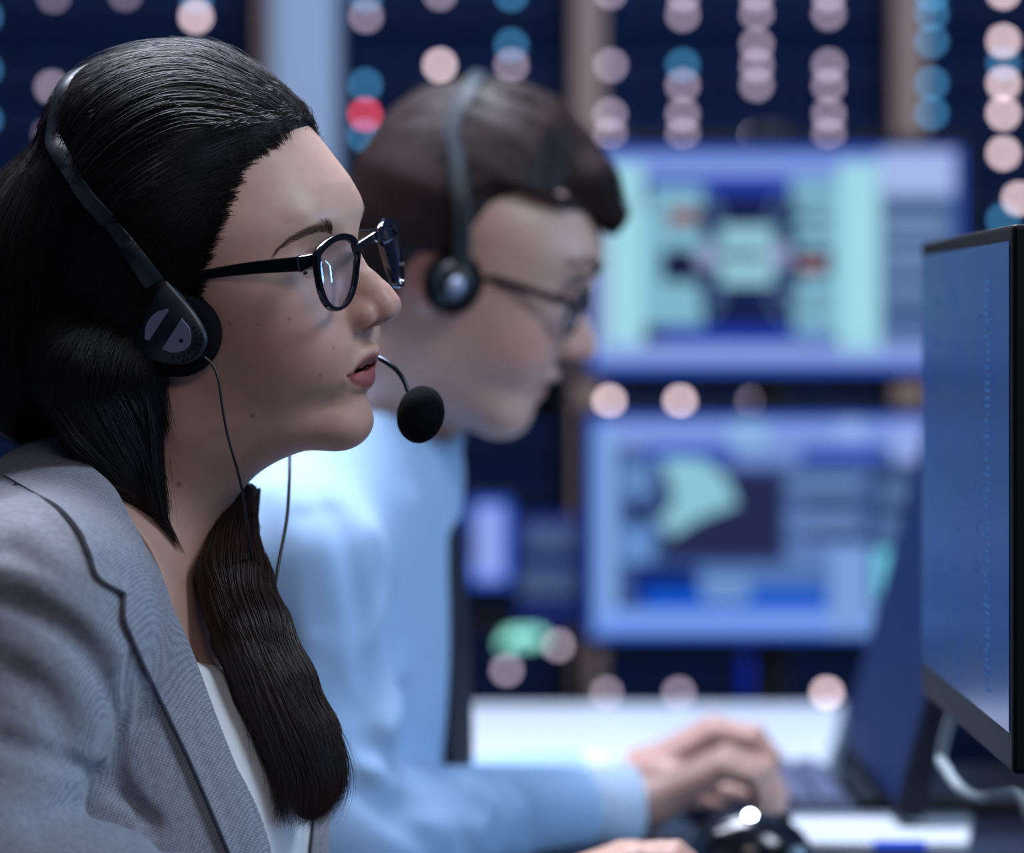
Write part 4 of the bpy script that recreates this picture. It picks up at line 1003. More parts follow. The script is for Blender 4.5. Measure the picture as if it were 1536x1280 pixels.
# shell: teardrop from the cup up into the band
shell_px = [(200, 478), (196, 500), (201, 522), (215, 538), (240, 546), (270, 548), (292, 541), (304, 525), (307, 508), (300, 488), (285, 465), (262, 438), (240, 412), (222, 396), (206, 402), (211, 425), (214, 445), (207, 462)]
sp_ = smooth_path(np.array(shell_px+[shell_px[0]]), 73)[:-1]
for sd in (1, -1):
    o3 = np.array([cup3(x, y, .0885) for x, y in sp_]); c3 = np.array([cup3(252, 498, .0885)])
    in3 = c3+(o3-c3)*.93; V = np.concatenate([o3-(0, .0062, 0), o3-(0, .0015, 0), in3, [c3[0]+(0, .0008, 0)]]); V[:, 1] *= sd; n = len(o3)
    F = [(k*n+a, k*n+(a+1) % n, (k+1)*n+(a+1) % n, (k+1)*n+a) for k in range(2) for a in range(n)]+[(2*n+a, 2*n+(a+1) % n, 3*n) for a in range(n)]
    she = raw('cup_shell', HW.W(V), F, M_hs, hset, True); she.data.set_sharp_from_angle(angle=math.radians(60))
    if sd == 1:
        # silver emblem halves
        for hp in ([(217, 509), (218, 492), (224, 479), (235, 468), (248, 465), (252, 466), (223, 511)], [(272, 478), (283, 492), (286, 505), (284, 518), (275, 526), (262, 529), (250, 527), (243, 524)]):
            q = np.array([cup3(x, y, .0898) for x, y in smooth_path(hp, 22)]); mb = MB(); mb.prism(HW.W(q), HW.M[:, 1], .0012); mb.build('emblem', M_emb, she)
        mb = MB()
        for (x, y) in [(291, 491), (294, 499), (302, 502), (295, 508), (303, 509), (293, 516), (301, 517), (290, 523), (298, 525), (283, 530), (294, 532), (276, 535), (288, 538), (268, 537), (281, 541), (274, 543), (259, 537), (271.5, 511.5)]:
            c = cup3(x, y, .0893 if x != 271.5 else .0901); V = [c+np.array([.0008*math.cos(a*math.pi/5)*(1.6 if x == 271.5 else 1), 0, .0008*math.sin(a*math.pi/5)*(1.6 if x == 271.5 else 1)]) for a in range(10)]; mb.prism(HW.W(np.array(V)), HW.M[:, 1], .0006)
        mb.build('vent_holes', mat('hole_black', lin((4, 6, 9)), .9), she)
# headband over the back of the crown
near = [(231, 425, .0875), (205, 388, .0885), (170, 340, .0890), (132, 298, .0875), (108, 262, .0800), (88, 226, .0690), (80, 203, .0560)]
bq = []
for x, y, v in near:
    p_ = cup3(x, y, v); h_ = cast(hair_bvh, x, y)
    if h_ is not None and h_[0][1]-.0035 < HW.W(p_)[1]: pw = HW.W(p_); p_ = HW.L(HZv+(pw-HZv)*((h_[0][1]-.0035)/pw[1]))
    bq.append(p_)
bq = list(smooth_path(bq, 9)); top = bq[-1]; near_s = smooth_path(bq, 40); print('BAND', [tuple(np.round(p, 3)) for p in bq])
ctrl = list(bq)
for v_ in (top[1]*.66, top[1]*.33, 0.):
    u_ = top[0]+(top[1]-v_)*.05; hr = hair_bvh.ray_cast(Vector(HW.W((u_, v_, .3))), Vector(-HW.M[:, 2])); ctrl.append(np.array([u_, v_, max(HW.L(hr[0])[2]+.0022, ctrl[-1][2]+.001)]))
full = ctrl+[c*np.array([1, -1, 1]) for c in ctrl[:-1][::-1]]
bp_ = smooth_path(full, 90); nr_ = bp_-np.array([-.02, 0, .0]); nr_[:, 0] *= .6; nr_ /= np.linalg.norm(nr_, axis=1)[:, None]
ks = np.abs(np.linspace(-1, 1, 90)); wd = np.interp(ks, [0, .45, .6, .78, 1], [.0120, .0115, .0088, .0085, .0135])
MB().strap(HW.W(bp_), nr_ @ M_.T, wd, .0026).build('headband', M_hs, hset, 'auto')
for sd in (1, -1):
    q = (near_s[14:26]+np.array([0, .0006, 0]))*(1, sd, 1)
    nn_ = q-np.array([-.02, 0, 0]); nn_ /= np.linalg.norm(nn_, axis=1)[:, None]
    MB().strap(HW.W(q), nn_ @ M_.T, .0100, .0036).build('adjuster', M_hs, hset, 'auto')
# boom and microphone come round from the far cup
mic_c = P(631, 622, 2.655)
bm_ = [HW.W((-.005, -.088, -.032)), HW.W((.035, -.078, -.050)), P(520, 540, 2.725), P(546, 531, 2.695), P(566, 536, 2.672), P(592, 553, 2.662), P(606, 572, 2.658), P(613, 590, 2.656), P(622, 606, 2.655)]
MB().tube(smooth_path(bm_, 60), np.linspace(.0024, .0015, 60), 12).build('boom', mat('boom_metal', lin((40, 46, 56)), .22, .8), hset, True)
Rm = rotmat('Y', 14)
mb = MB(); mb.ell(mic_c, (.0148, .0145, .0182), Rm, n=40); mf = mb.build('foam_ball', M_foam, hset, True)
dm = mf.modifiers.new('pores', 'DISPLACE'); tx = bpy.data.textures.new('pores', 'CLOUDS'); tx.noise_scale = .0016; dm.texture = tx; dm.strength = .0007; sb_ = mf.modifiers.new('s', 'SUBSURF'); sb_.levels = 1; sb_.render_levels = 1; mf.modifiers.move(1, 0)
# cables: one from each cup, meeting in front of the chest
c1 = [HW.W(cup3(303, 533, .0880)), P(319, 548, 2.545), P(328, 572, 2.543), P(334, 612, 2.542), P(342, 655, 2.542), P(356, 705, 2.545), P(366, 750, 2.555), P(373, 810, 2.575), P(384, 870, 2.60), P(398, 930, 2.625), P(406, 970, 2.640), P(412, 1010, 2.648)]
MB().tube(smooth_path(c1, 90), .00085, 8).build('cable', M_blackp, hset, True)
c2 = [HW.W((-.002, -.086, -.048)), P(440, 620, 2.72), P(435, 672, 2.71), P(434, 720, 2.69), P(430, 780, 2.67), P(417, 850, 2.65), P(410, 900, 2.642), P(408, 940, 2.64), P(411, 1000, 2.645), P(418, 1060, 2.643), P(425, 1110, 2.642), P(434, 1180, 2.642), P(440, 1240, 2.645), P(440, 1330, 2.65)]
MB().tube(smooth_path(c2, 110), .00115, 8).build('cable', M_blackp, hset, True)

# ================================================================== HANDS
def nrm(v): v = np.asarray(v, float); return v/np.linalg.norm(v)
def hand_field(g, F, wrist, fw, dn, sd, sc=1., curl=(28, 48, 34), spread=1., thumb=(.35, .75), lens=(.070, .078, .072, .058), lift=(0, 0, 0, 0)):
    """fw: direction of the knuckles, dn: out of the palm, sd: towards the thumb"""
    fw, dn = nrm(fw), nrm(dn); dn = nrm(dn-fw*(dn @ fw)); sd = nrm(np.asarray(sd, float)); sd = nrm(sd-fw*(sd @ fw)-dn*(sd @ dn)); w = np.asarray(wrist, float)
    H = None
    def add(a, b, ra, rb, k=.008):
        nonlocal H
        f = capf(g, a, b, ra*sc, rb*sc); H = f if H is None else smin(H, f, k*sc)
    for q, o in enumerate((.029, .010, -.010, -.028)):
        kn = w+(fw*(.088-.006*abs(q-1)*(q > 1)-.002)+sd*o-dn*.003*(1 if q in (1, 2) else 0))*sc
        add(w+sd*o*.55*sc, kn, .0145, .0105, .016)
        p = kn; d = fw; ang = 0
        for s_, (L_f, c_) in enumerate(zip((.45, .31, .24), curl)):
            ang += c_+lift[q]*(s_ == 0); a = math.radians(ang); d = fw*math.cos(a)+dn*math.sin(a)+sd*o*1.6*spread*(.6 if s_ == 0 else .2)
            e = p+nrm(d)*lens[q]*L_f*sc; add(p, e, (.0098, .0086, .0078)[s_], (.0087, .0078, .0064)[s_], .003); p = e
    th0 = w+(fw*.022+sd*.026+dn*.008)*sc; th1 = th0+nrm(fw*.62+sd*.55+dn*thumb[0])*.040*sc; th2 = th1+nrm(fw*.85+sd*.20+dn*thumb[1])*.033*sc; th3 = th2+nrm(fw*.95-sd*.05+dn*thumb[1])*.026*sc
    add(th0, th1, .0145, .0112, .014); add(th1, th2, .0106, .0095, .003); add(th2, th3, .0093, .0072, .003)
    return H if F is None else smin(F, H, .012)
def mk(lo, hi, h, fn): 
    g = Grid(lo, hi, h); return nets(fn(g), g.lo, g.h)
def joined(name, lst, m, parent, pig=None):
    V = []; Q = []; n = 0; C_ = []
    for v, q, c in lst: V.append(v); Q.append(q+n); n += len(v); C_.append(np.broadcast_to(c, (len(v), 3)))
    o = raw(name, np.concatenate(V), np.concatenate(Q), m, parent, True)
    color_attr(o, np.concatenate(C_)); return o

# ================================================================== THE MAN
HM = Head(706, 398, 3.40, 4, -21, 2, 1.03)
man = empty('person', tuple(P(480, 1280, 3.45)[:2])+(.0,), 'man in a light blue shirt and dark tie, head bowed, typing beside the woman', 'person')
neckMa, neckMb = HM.lpd(602, 560, 3.43), HM.lpd(512, 740, 3.47)
g = Grid((-.135, -.105, -.245), (.130, .105, .140), .0024)
F_ = head_base(g, 1.); F_ = face(g, F_, 1., .35); F_ = ear(g, F_, 1); F_ = ear(g, F_, -1)
F_ = smin(F_, ellf(g, (.055, 0, -.092), (.024, .036, .022)), .02)
F_ = smin(F_, capf(g, neckMa, neckMb, .057, .062), .03)
Vm, Qm = nets(F_, g.lo, g.h); manb_loc = bvh_of(Vm, Qm); manpig = pigment(Vm, HM, 1.)
ek = np.exp(-(((Vm[:, 0]+.02)/.03)**2+((np.abs(Vm[:, 1])-.075)/.015)**2+((Vm[:, 2]-.0)/.04)**2))[:, None]*.6; manpig = manpig*(1-ek)+np.array(lin((200, 110, 100)))*ek
# typing hands: near (right) hand and far (left) hand
def near_hand(g): 
    H = hand_field(g, None, P(962, 1212, 3.47), (1, .10, .52), (.35, 0, -1), (0, 1, 0), .96, (44, 46, 34), 1.0, (.5, .9))
    H = smax(H, (.7715-g.z)+0*g.x+0*g.y, .003)
    return smin(H, capf(g, P(962, 1212, 3.47), P(850, 1216, 3.44), .0215, .023), .02)
def far_hand(g):
    H = hand_field(g, None, P(950, 1170, 3.64), (1, -.12, .62), (.35, 0, -1), (0, -1, 0), .98, (40, 44, 34), 1.0, (.4, .8))
    H = smax(H, (.7715-g.z)+0*g.x+0*g.y, .003)
    return smin(H, capf(g, P(950, 1170, 3.64), P(840, 1183, 3.63), .0215, .023), .02)
hA = mk((.02, 3.38, .7507), (.27, 3.56, .90), .0020, near_hand); hB = mk((.02, 3.54, .7507), (.29, 3.74, .91), .0020, far_hand)
hp = np.array(lin((184, 146, 134)))
joined('body', [(HM.W(Vm), Qm, manpig), (*hA, hp), (*hB, hp)], M_skin, man)
# hair, short with a swept front
mh = [HM.lp(905, 322, .02), HM.lp(850, 300, .05), HM.lp(800, 292, .06), HM.lp(760, 312, .068), HM.lp(738, 345, .072), HM.lp(722, 385, .074), HM.lp(640, 400, .074)]
mw = np.array([p[1] for p in mh][::-1]); mu = np.array([p[0] for p in mh][::-1]); oo = np.argsort(mw); mw, mu = mw[oo], mu[oo]
g = Grid((-.135, -.105, -.10), (.150, .105, .165), .0026)
bs = head_base(g, 1.)
mapu = np.interp(g.z, mw, mu).astype(np.float32)
t_ = np.clip((mapu-g.x)/.035, 0, 1); t_ = t_*t_*(3-2*t_); top_ = np.clip((g.z-.03)/.08, 0, 1)
Hm_ = (bs-(.007+.013*top_)*t_+.004*(1-t_)).astype(np.float32)
low_ = np.clip((-.055-g.z)/.02, 0, 1)*.012; Hm_ = Hm_+low_.astype(np.float32)
Hm_ = np.where((g.x > -.035) & (g.z < .0), np.maximum(Hm_, .004), Hm_)
Hm_ = smax(Hm_, (g.x-mapu-.003).astype(np.float32), .003)
tu = [HM.lp(770, 205, 0), HM.lp(835, 232, 0), HM.lp(885, 275, 0), HM.lp(918, 322, 0)]
Hm_ = smin(Hm_, chain(g, [(tu[0][0], .0, tu[0][1]), (tu[1][0], .01, tu[1][1]), (tu[2][0], .02, tu[2][1]), (tu[3][0], .02, tu[3][1])], [.03, .028, .022, .012], .01), .02)
V, Q = nets(Hm_, g.lo, g.h); mhb = bvh_of(HM.W(V), Q)
M_hairm = mat('brown_hair', lin((42, 30, 28)), .55, spec=.2)
mhair = raw('hair', HM.W(V), Q, M_hairm, man)
G = []
def mdir(p, t): 
    u, v, w_ = HM.L(p); d = np.array([.95, 0, .1 if u < 0 else -.4]) if w_ > .07 else np.array([.35, 0, -1.])
    return HM.M @ d
for q in range(1000):
    h = mhb.find_nearest(Vector(HM.W((rng.uniform(-.10, .14), rng.uniform(-.09, .09), rng.uniform(-.02, .16)))))
    G.append(march(np.array(h[0]), mdir, 10, .0035, mhb, lift=rng.uniform(.0005, .003)))
strands('hair_strands', children(np.array(G), 5, .002, .0003, .001), .00022, M_hairm, mhair)
for sd in (1, -1):
    G = []
    for q in range(160):
        f = rng.uniform(0, 1); u_ = .088-.022*(1-f)**1.5; p = np.array([u_, sd*(.047-.036*f), .030+.003*math.sin(f*3)+rng.uniform(-.003, .003)])
        h = manb_loc.find_nearest(Vector(p)); a = np.array(h[0]); G.append(smooth_path([HM.W(a), HM.W(a+(.002, sd*.003, .002)), HM.W(a+(.001, sd*.007, .003))], 5))
    strands('eyebrow', G, .00018, M_hairm, man)
for s in (1, -1): MB().ell(HM.W((.0612, s*.0325, EYEW)), (.0122,)*3).build('eyeball', M_eye, man, True)

# shirt
class Id:
    R = WTr(2).R
    def pt(s, p): return tuple(p)
idm = Id()
sh_n, el_n = P(432, 850, 3.26), P(505, 1262, 3.24)
sh_f, el_f = P(470, 850, 3.66), P(600, 1235, 3.72)
def shirt_fn(g):
    F = ellf(g, P(478, 1060, 3.46), (.112, .175, .300), rotmat('Y', 4))
    F = smin(F, capf(g, sh_n, sh_f, .062, .062), .07)
    F = smin(F, capf(g, P(430, 800, 3.32), P(560, 700, 3.44), .045, .055), .06); F = smin(F, capf(g, P(460, 800, 3.60), P(560, 700, 3.50), .045, .055), .06)
    F = smin(F, capf(g, sh_n, el_n, .066, .058), .03); F = smin(F, capf(g, el_n, P(850, 1214, 3.44), .058, .035), .025)
    F = smin(F, capf(g, sh_f, el_f, .066, .058), .03); F = smin(F, capf(g, el_f, P(850, 1180, 3.63), .054, .032), .025)
    return F
g = Grid((-.26, 3.14, .735), (.075, 3.82, 1.10), .0036)
S0 = shirt_fn(g); V, Q = nets(S0.copy(), g.lo, g.h); jb = bvh_of(V, Q)
for pts, d_, s_ in [([(650, 1150), (690, 1200), (700, 1260)], .010, .012), ([(780, 1180), (800, 1215), (795, 1250)], .008, .010), ([(420, 740), (455, 800), (470, 900), (460, 1000)], -.008, .016), ([(600, 1000), (590, 1080), (560, 1150)], -.008, .014),([(505, 770), (530, 850), (545, 930), (550, 1010)], .007, .012), ([(560, 800), (575, 880), (560, 960)], -.006, .014), ([(455, 780), (470, 860), (475, 930)], .006, .012), ([(585, 900), (575, 980), (555, 1060)], .008, .014),
                    ([(480, 1000), (530, 1060), (560, 1120)], .006, .014), ([(420, 960), (440, 1060), (450, 1140)], .006, .014), ([(560, 1120), (620, 1160), (680, 1180)], .009, .014), ([(600, 1210), (660, 1200), (720, 1210)], .007, .012), ([(540, 1180), (600, 1230), (640, 1260)], .006, .012), ([(740, 1170), (760, 1210), (750, 1250)], .006, .010), ([(620, 760), (640, 860), (650, 960)], -.004, .016)]:
    S0 = groove(S0, pts, d_, s_)
S0 = smax(S0, -capf(g, HM.W(neckMa), HM.W(neckMb), .060, .064), .008)
S0 = smax(S0, np.minimum(.7515-g.z, g.x-.015).astype(np.float32)+0*g.y, .002)
V, Q = nets(S0, g.lo, g.h)
M_shirt = add_noise(mat('blue_shirt', lin((158, 188, 220)), .75, spec=.2, sheen=.2), 500, lin((148, 182, 218)), lin((162, 192, 224)))
shirt = raw('shirt', V, Q, M_shirt, man)
# cuffs
M_cuff = mat('cuff_white_blue', lin((196, 212, 232)), .7, spec=.2)
for a, b, r_ in ((P(826, 1216, 3.44), P(950, 1206, 3.465), .0320), (P(830, 1184, 3.63), P(938, 1172, 3.64), .0290)):
    a = np.array(a); b = np.array(b); MB().tube([a-(b-a)*.1, a, a*.5+b*.5, b-(b-a)*.02, b, b-(b-a)*.03, a], [r_*.9, r_, r_*1.03, r_*1.0, r_*.97, r_*.88, r_*.85], 28, cap=False).build('cuff', M_cuff, shirt, True)
    MB().tube([a*.4+b*.6+(0, -r_*1.0, 0), a*.4+b*.6+(0, -r_*1.06, 0)], .0055, 14).build('button', mat('button_white', lin((220, 225, 230)), .3), shirt, True)
# collar: a fold around the neck, open at the throat
nA, nB = HM.W(neckMa), HM.W(neckMb); ax = nrm(nA-nB); cc = nB*.35+nA*.65; fx = nrm(np.array([1, 0, .0])-ax*ax[0]); fy = np.cross(ax, fx)
V = []; F = []; K = 40
for k in range(K):
    th = math.radians(14+332*k/(K-1)); c_, s_ = math.cos(th), math.sin(th); rad = fx*c_+fy*s_; frt = max(0, c_)
    for hh, rr in ((.020, .062), (.022, .065), (-.018-.024*frt**3, .075+.003*frt), (-.020-.024*frt**3, .072)): V.append(cc+ax*hh+rad*rr+fx*.004)
for k in range(K-1):
    for a in range(4): F.append((k*4+a, k*4+(a+1) % 4, (k+1)*4+(a+1) % 4, (k+1)*4+a))
raw('collar', V, F+[(0, 1, 2, 3), tuple((K-1)*4+a for a in (3, 2, 1, 0))], M_shirt, shirt, True)
# tie hanging from the collar
q = smooth_path([P(650, 712, 3.42), P(672, 770, 3.425), P(684, 850, 3.43), P(689, 950, 3.43), P(690, 1080, 3.43), P(690, 1190, 3.43)], 24)
mb = MB(); mb.strap(q, np.tile([1., -.25, 0], (24, 1)), np.interp(np.linspace(0, 1, 24), [0, .1, .9, 1], [.030, .036, .075, .03]), .006); mb.ell(P(648, 705, 3.42), (.014, .020, .017))
mb.build('tie', mat('navy_tie', lin((10, 16, 34)), .6), man, True)

# man's glasses and headset
gm = empty('eyeglasses', tuple(HM.W((.095, 0, 0))), 'thin dark eyeglasses worn by the man in the blue shirt', 'eyeglasses')
for sd in (1, -1):
    n = 40; c = np.array([.094, sd*.033, -.004]); V = []
    loop = [c+np.array([-.10*abs(.024*math.cos(2*math.pi*a/n)*sd+c[1]-.01*sd)*1.2, .024*math.cos(2*math.pi*a/n), .018*math.sin(2*math.pi*a/n)*(1.0 if math.sin(2*math.pi*a/n) > 0 else 1.1)]) for a in range(n)]
    MB().strap(HM.W(np.array(loop)), np.tile(HM.M[:, 0], (n, 1)), .0040, .0034, closed=True).build('rim', M_fr, gm, 'auto')
    cl_ = np.mean(loop, 0); raw('lens', HM.W(np.array([cl_]+loop)), [(0, 1+a, 1+(a+1) % n) for a in range(n)], M_lens, gm)
    MB().strap(HM.W(smooth_path([(.088, sd*.058, .002), (.080, sd*.070, .003), (.04, sd*.075, .001), (-.005, sd*.077, -.003)], 16)), np.tile(HM.M @ np.array([0, sd, 0.]), (16, 1)), .0065, .003).build('temple', M_fr, gm, 'auto')
MB().strap(HM.W(smooth_path([(.094, .011, .002), (.098, 0, .004), (.094, -.011, .002)], 8)), np.tile(HM.M[:, 0], (8, 1)), .005, .0036).build('bridge', M_fr, gm, 'auto')
hm = empty('headset', tuple(HM.W((-.014, .085, -.02))), 'black telephone headset worn by the man, its band over his crown', 'headset')
def stackm(prof, u0, w0, sx_, sz_, name, m, sd, parent, n=32):
    V = []; K = len(prof)
    for sc_, v in prof:
        for a in range(n): th = 2*math.pi*a/n; V.append((u0+sx_*sc_*math.cos(th), sd*v, w0+sz_*sc_*math.sin(th)))
    F = [(k*n+a, k*n+(a+1) % n, (k+1)*n+(a+1) % n, (k+1)*n+a) for k in range(K-1) for a in range(n)]+[tuple(range((K-1)*n, K*n)), tuple(range(n))[::-1]]
    return raw(name, HM.W(np.array(V)), F, m, parent, True)
uc, wc = HM.lp(677, 424, .09)
for sd in (1, -1):
    stackm([(.85, .068), (1., .071), (1.02, .078), (.97, .085), (.85, .088)], uc, wc, .0225, .0245, 'ear_cushion', M_foam, sd, hm)
    sh = stackm([(1, .086), (1, .093), (.85, .096)], uc+.001, wc, .0150, .0170, 'cup_shell', M_hs, sd, hm)
    if sd == 1: stackm([(1, .0955), (1, .0968)], uc+.005, wc-.002, .0060, .0085, 'emblem', M_emb, 1, sh, 20)
nm = [(692, 400, .094), (694, 350, .094), (690, 290, .090), (684, 230, .078), (678, 190, .055)]
bq = []
for x, y, v in nm:
    p_ = np.array([HM.lp(x, y, v)[0], v, HM.lp(x, y, v)[1]]); h_ = cast(mhb, x, y)
    if h_ is not None and h_[0][1]-.004 < HM.W(p_)[1]: pw = HM.W(p_); p_ = HM.L(HZv+(pw-HZv)*((h_[0][1]-.004)/pw[1]))
    bq.append(p_)
tp_ = bq[-1]
ctrl = list(bq)
for v_ in (tp_[1]*.66, tp_[1]*.33, 0.):
    hr = mhb.ray_cast(Vector(HM.W((tp_[0], v_, .3))), Vector(-HM.M[:, 2])); ctrl.append(np.array([tp_[0], v_, max(HM.L(hr[0])[2]+.003, ctrl[-1][2]+.001)]))
full = ctrl+[c*np.array([1, -1, 1]) for c in ctrl[:-1][::-1]]
bp_ = smooth_path(full, 60); nr_ = bp_-np.array([0, 0, 0.]); nr_[:, 0] = 0; nr_ /= np.linalg.norm(nr_, axis=1)[:, None]
MB().strap(HM.W(bp_), nr_ @ HM.M.T, .0135, .004).build('headband', M_hs, hm, 'auto')
MB().tube(smooth_path([HM.W((uc, -.09, wc-.01)), HM.W((.04, -.08, -.07)), HM.W((.078, -.060, -.075)), HM.W((.092, -.036, -.078))], 30), .002, 8).build('boom', MATS['boom_metal'], hm, True)
MB().ell(HM.W((.092, -.036, -.079)), (.012, .012, .014)).build('foam_ball', M_foam, hm, True)

# ================================================================== THE WOMAN'S FAR HAND (part of her body mesh)
def wh(g):
    H = hand_field(g, None, P(792, 1352, 2.99), (1, .03, .42), (.42, 0, -1), (0, -1, 0), .93, (20, 38, 26), .9, (.3, .5), lens=(.066, .074, .068, .055))
    return smin(H, capf(g, P(792, 1352, 2.99), P(650, 1395, 2.97), .024, .030), .02)
wV, wQ = mk((-.10, 2.90, .7507), (.13, 3.08, .86), .0018, wh)
def wn(g):
    H = hand_field(g, None, P(775, 1462, 2.50), (1, .12, .02), (.05, 0, -1), (0, 1, 0), .93, (22, 38, 26), .9, (.3, .5), lens=(.066, .074, .068, .055))
    return smin(H, capf(g, P(775, 1462, 2.50), P(600, 1468, 2.47), .023, .029), .02)
nV, nQ = mk((-.08, 2.42, .7507), (.18, 2.62, .86), .0018, wn)
me = o_body.data; v0 = np.empty(len(me.vertices)*3, np.float32); me.vertices.foreach_get('co', v0); f0 = np.array([p.vertices[:] for p in me.polygons])
pc = np.empty(len(me.vertices)*4, np.float32); me.color_attributes['pigment'].data.foreach_get('color', pc); pc = pc.reshape(-1, 4)[:, :3]
bpy.data.objects.remove(o_body); o_body = joined('body', [(v0.reshape(-1, 3), f0, pc), (wV, wQ, SKIN), (nV, nQ, SKIN)], M_skin, woman)
MB().tube([P(40, 1490, 2.93), P(300, 1450, 2.95), P(680, 1388, 2.97)], [.052, .050, .036], 24).build('far_sleeve', M_jac, blazer, True)
MB().tube(smooth_path([P(120, 1368, 2.425), P(330, 1440, 2.435), P(520, 1466, 2.455), P(690, 1464, 2.485)], 12), np.linspace(.050, .034, 12), 24).build('near_sleeve', M_jac, blazer, True)

# ================================================================== THINGS ON THE DARK DESK
# near monitor, seen almost edge-on; its screen faces the woman
nm_ = empty('monitor', (.31, 2.81, .75), 'large monitor seen almost edge-on at the right border, facing the woman', 'monitor')
X0, Y0, Y1, Z0, Z1 = .298, 2.53, 3.09, .903, 1.2312
MB().box((X0, Y0, Z0), (X0+.022, Y1, Z1), bev=.003).build('housing', M_bezel, nm_)
M_scr = mat('near_screen_glass', lin((8, 12, 24)), .2, spec=.3, emit=lin((24, 62, 138)), estr=.72)
N_, L_, b_ = nodes(M_scr); tc = N_.new('ShaderNodeTexCoord'); nz = N_.new('ShaderNodeTexNoise'); nz.inputs['Scale'].default_value = 7; nz.inputs['Detail'].default_value = 1; L_.new(tc.outputs['Object'], nz.inputs['Vector'])
mxx = N_.new('ShaderNodeMix'); mxx.data_type = 'RGBA'; mxx.inputs[6].default_value = (*lin((8, 58, 132)), 1); mxx.inputs[7].default_value = (*lin((34, 66, 108)), 1); L_.new(nz.outputs['Fac'], mxx.inputs[0]); L_.new(mxx.outputs[2], b_.inputs['Emission Color'])
mb = MB(); mb.add([(X0-.0008, Y0+.010, Z0+.024), (X0-.0008, Y0+.010, Z1-.010), (X0-.0008, Y1-.010, Z1-.010), (X0-.0008, Y1-.010, Z0+.024)], [(0, 1, 2, 3)])
scr = mb.build('screen', M_scr, nm_)
M_txt = emis('screen_text', (70, 112, 175), .75); M_txt2 = emis('screen_text_faint', (58, 92, 150), .7)
mb = MB()
def tq_(y, z, wy, hz_, i=0): mb.add([(X0-.0014, y, z), (X0-.0014, y, z+hz_), (X0-.0014, y+wy, z+hz_), (X0-.0014, y+wy, z)], [(0, 1, 2, 3)], i)
yc = Y0+.11
for r_ in range(54):
    z = Z1-.035-r_*.0048
    for ch in range(rng.integers(2, 6)): tq_(yc+ch*.007+rng.uniform(0, .002), z, .004, .0024, int(rng.uniform() < .3))
for cy, n_ in ((Y0+.17, 12), (Y0+.30, 9), (Y0+.42, 9)):
    for r_ in range(n_):
        z = Z1-.06-r_*.026 if n_ == 12 else Z1-.045-r_*.030
        if z < Z0+.035: continue
        for ch in range(rng.integers(2, 5)): tq_(cy+ch*.009+rng.uniform(-.01, .01), z+rng.uniform(-.004, .004), .006, .003, 1)
mb.build('text_lines', [M_txt, M_txt2], scr)
MB().box((X0+.022, 2.72, .93), (X0+.045, 2.90, 1.12), bev=.004).box((X0+.045, 2.78, .76), (X0+.065, 2.84, 1.08), bev=.003).build('stand_column', M_blackp, nm_)
MB().box((X0-.03, 2.68, .7502), (X0+.17, 2.95, .762), bev=.004).build('base', M_blackp, nm_)
cb = MB().tube(smooth_path([(.325, 3.10, .90), P(1412, 1130, 3.16), P(1420, 1155, 3.12), P(1440, 1183, 3.08), P(1470, 1198, 3.04), P(1505, 1192, 3.00), (.355, 2.96, .84), (.37, 2.95, .80), (.39, 2.95, .7535)], 50), .0042, 12).build('display_cable', mat('cable_grey', lin((150, 160, 165)), .5), None, True)
cb.location = (0, 0, 0); tag(cb, 'pale grey cable looping down behind the near monitor', 'cable')
# tilted dark display beyond it
dd = empty('monitor', (.33, 3.8, .75), 'dark blue tilted monitor standing on the desk behind the man\'s hands', 'monitor')
tl = math.radians(15); up_ = np.array([math.sin(tl), 0, math.cos(tl)]); nx_ = np.array([-math.cos(tl), 0, math.sin(tl)]); B0 = np.array([.317, 3.50, .768]); yy_ = np.array([0, .60, 0])
def slab(o, a, b, c, t): 
    V = [o, o+a, o+a+b, o+b]; V = V+[v+c*t for v in V]; return V, [(0, 3, 2, 1), (4, 5, 6, 7), (0, 1, 5, 4), (1, 2, 6, 5), (2, 3, 7, 6), (3, 0, 4, 7)]
MB().add(*slab(B0, yy_, up_*.33, -nx_, .022)).build('housing', mat('matte_housing', lin((12, 18, 34)), .6, spec=.2), dd)
MB().add(*slab(B0+up_*.008+yy_*.03+nx_*.0006, yy_*.95, up_*.314, nx_, .0004)).build('screen', mat('dim_screen', lin((6, 12, 26)), .55, spec=.15, emit=lin((10, 36, 92)), estr=.9), dd)
MB().add(*slab(B0+yy_*.35+up_*.0-nx_*.022, yy_*.3, up_*.2, -nx_, .02)).box((.30, 3.66, .7502), (.48, 3.94, .764), bev=.003).build('stand', M_blackp, dd)
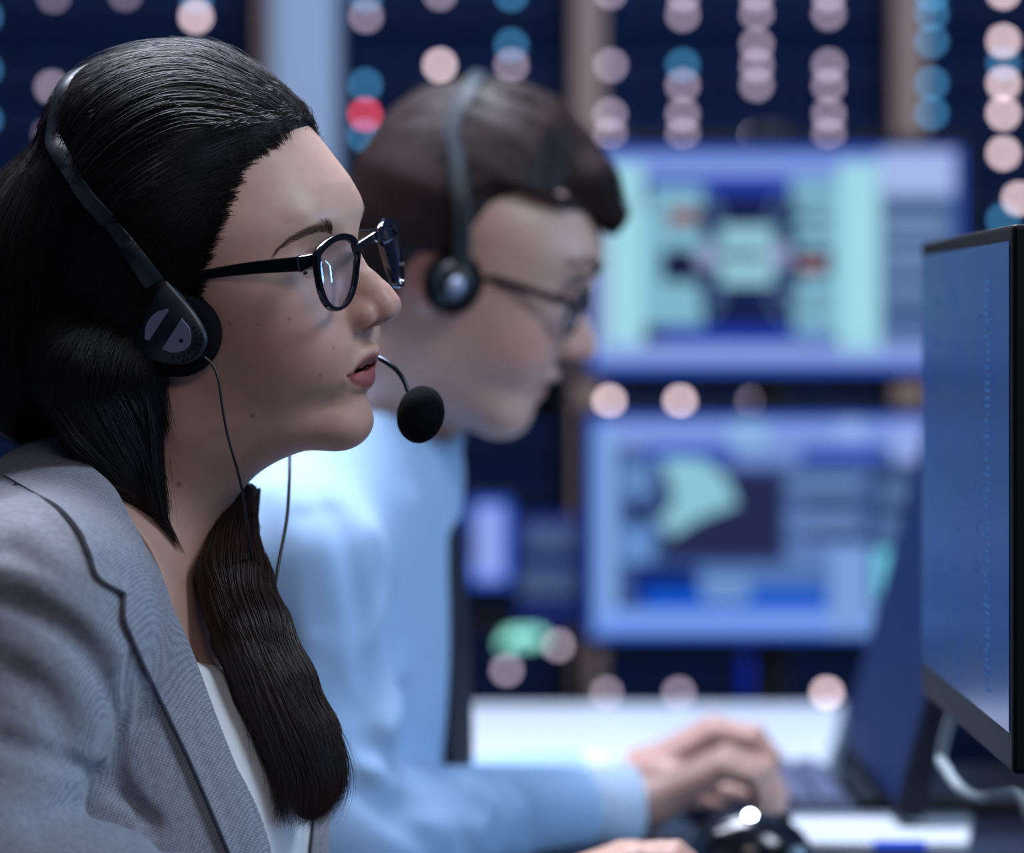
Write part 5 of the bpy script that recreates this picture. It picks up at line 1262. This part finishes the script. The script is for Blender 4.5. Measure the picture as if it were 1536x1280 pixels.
# keyboard
kb = empty('keyboard', (.20, 3.86, .75), 'dark keyboard lying under the man\'s hands', 'keyboard')
MB().box((.150, 3.60, .7505), (.292, 3.94, .764), bev=.003).build('case', mat('keyboard_grey', lin((60, 68, 92)), .5), kb)
mb = MB()
for a in range(5):
    for b in range(14): mb.box((.158+a*.0258, 3.612+b*.0232, .764), (.158+a*.0258+.021, 3.612+b*.0232+.0190, .770), bev=.0015)
mb.build('keys', mat('key_grey', lin((84, 92, 120)), .45), kb, kind='stuff')
pp_ = empty('notepad', (.33, 3.55, .75), 'white notepad lying on the dark desk right of the mouse', 'notepad')
mb = MB(); mb.prism([np.array(v) for v in [(.225, 3.40, .7565), (.365, 3.40, .7565), (.388, 3.592, .7565), (.215, 3.592, .7565)]], (0, 0, 1), .006); mb.build('pages', M_white, pp_)
MB().box((.215, 3.575, .7565), (.385, 3.592, .759)).build('binding', mat('binding_grey', lin((120, 130, 150)), .5), pp_)
o = MB().box((.288, 3.375, .7505), (.33, 3.390, .760), bev=.002).build('memory_stick', mat('blue_plastic2', lin((30, 90, 220)), .4)); tag(o, 'small blue memory stick beside the black mouse', 'memory stick')
# mouse
ms_ = empty('mouse', tuple(P(1120, 1290, 3.34)), 'glossy black computer mouse with a painted white glint on top', 'mouse')
mc = P(1122, 1290, 3.34); mc[2] = .7505
g = Grid((mc[0]-.07, mc[1]-.05, .745), (mc[0]+.07, mc[1]+.05, .80), .0016)
f = ellf(g, mc, (.052, .034, .0385)); f = smax(f, (.7506-g.z)+0*g.x+0*g.y, .002); V, Q = nets(f.astype(np.float32), g.lo, g.h)
M_ms = mat('mouse_black', lin((12, 15, 24)), .18, spec=.6, coat=.3)
raw('shell', V, Q, M_ms, ms_)
MB().box((mc[0]+.022, mc[1]-.003, .775), (mc[0]+.034, mc[1]+.003, .7875), bev=.002).build('scroll_wheel', M_blackp, ms_)
MB().ell(mc+np.array([.001, -.012, .0358]), (.0040, .0040, .0034)).build('status_light_or_glint', emis('mouse_painted_glint', (225, 245, 255), 30), ms_, True)  # small glowing blob stands in for a lamp's glint on the shell
MB().tube(smooth_path([mc+(.05, 0, .008), mc+(.085, -.004, .006), mc+(.13, -.008, .003), mc+(.24, -.01, .003)], 30), .002, 8).build('cable', M_blackp, ms_, True)
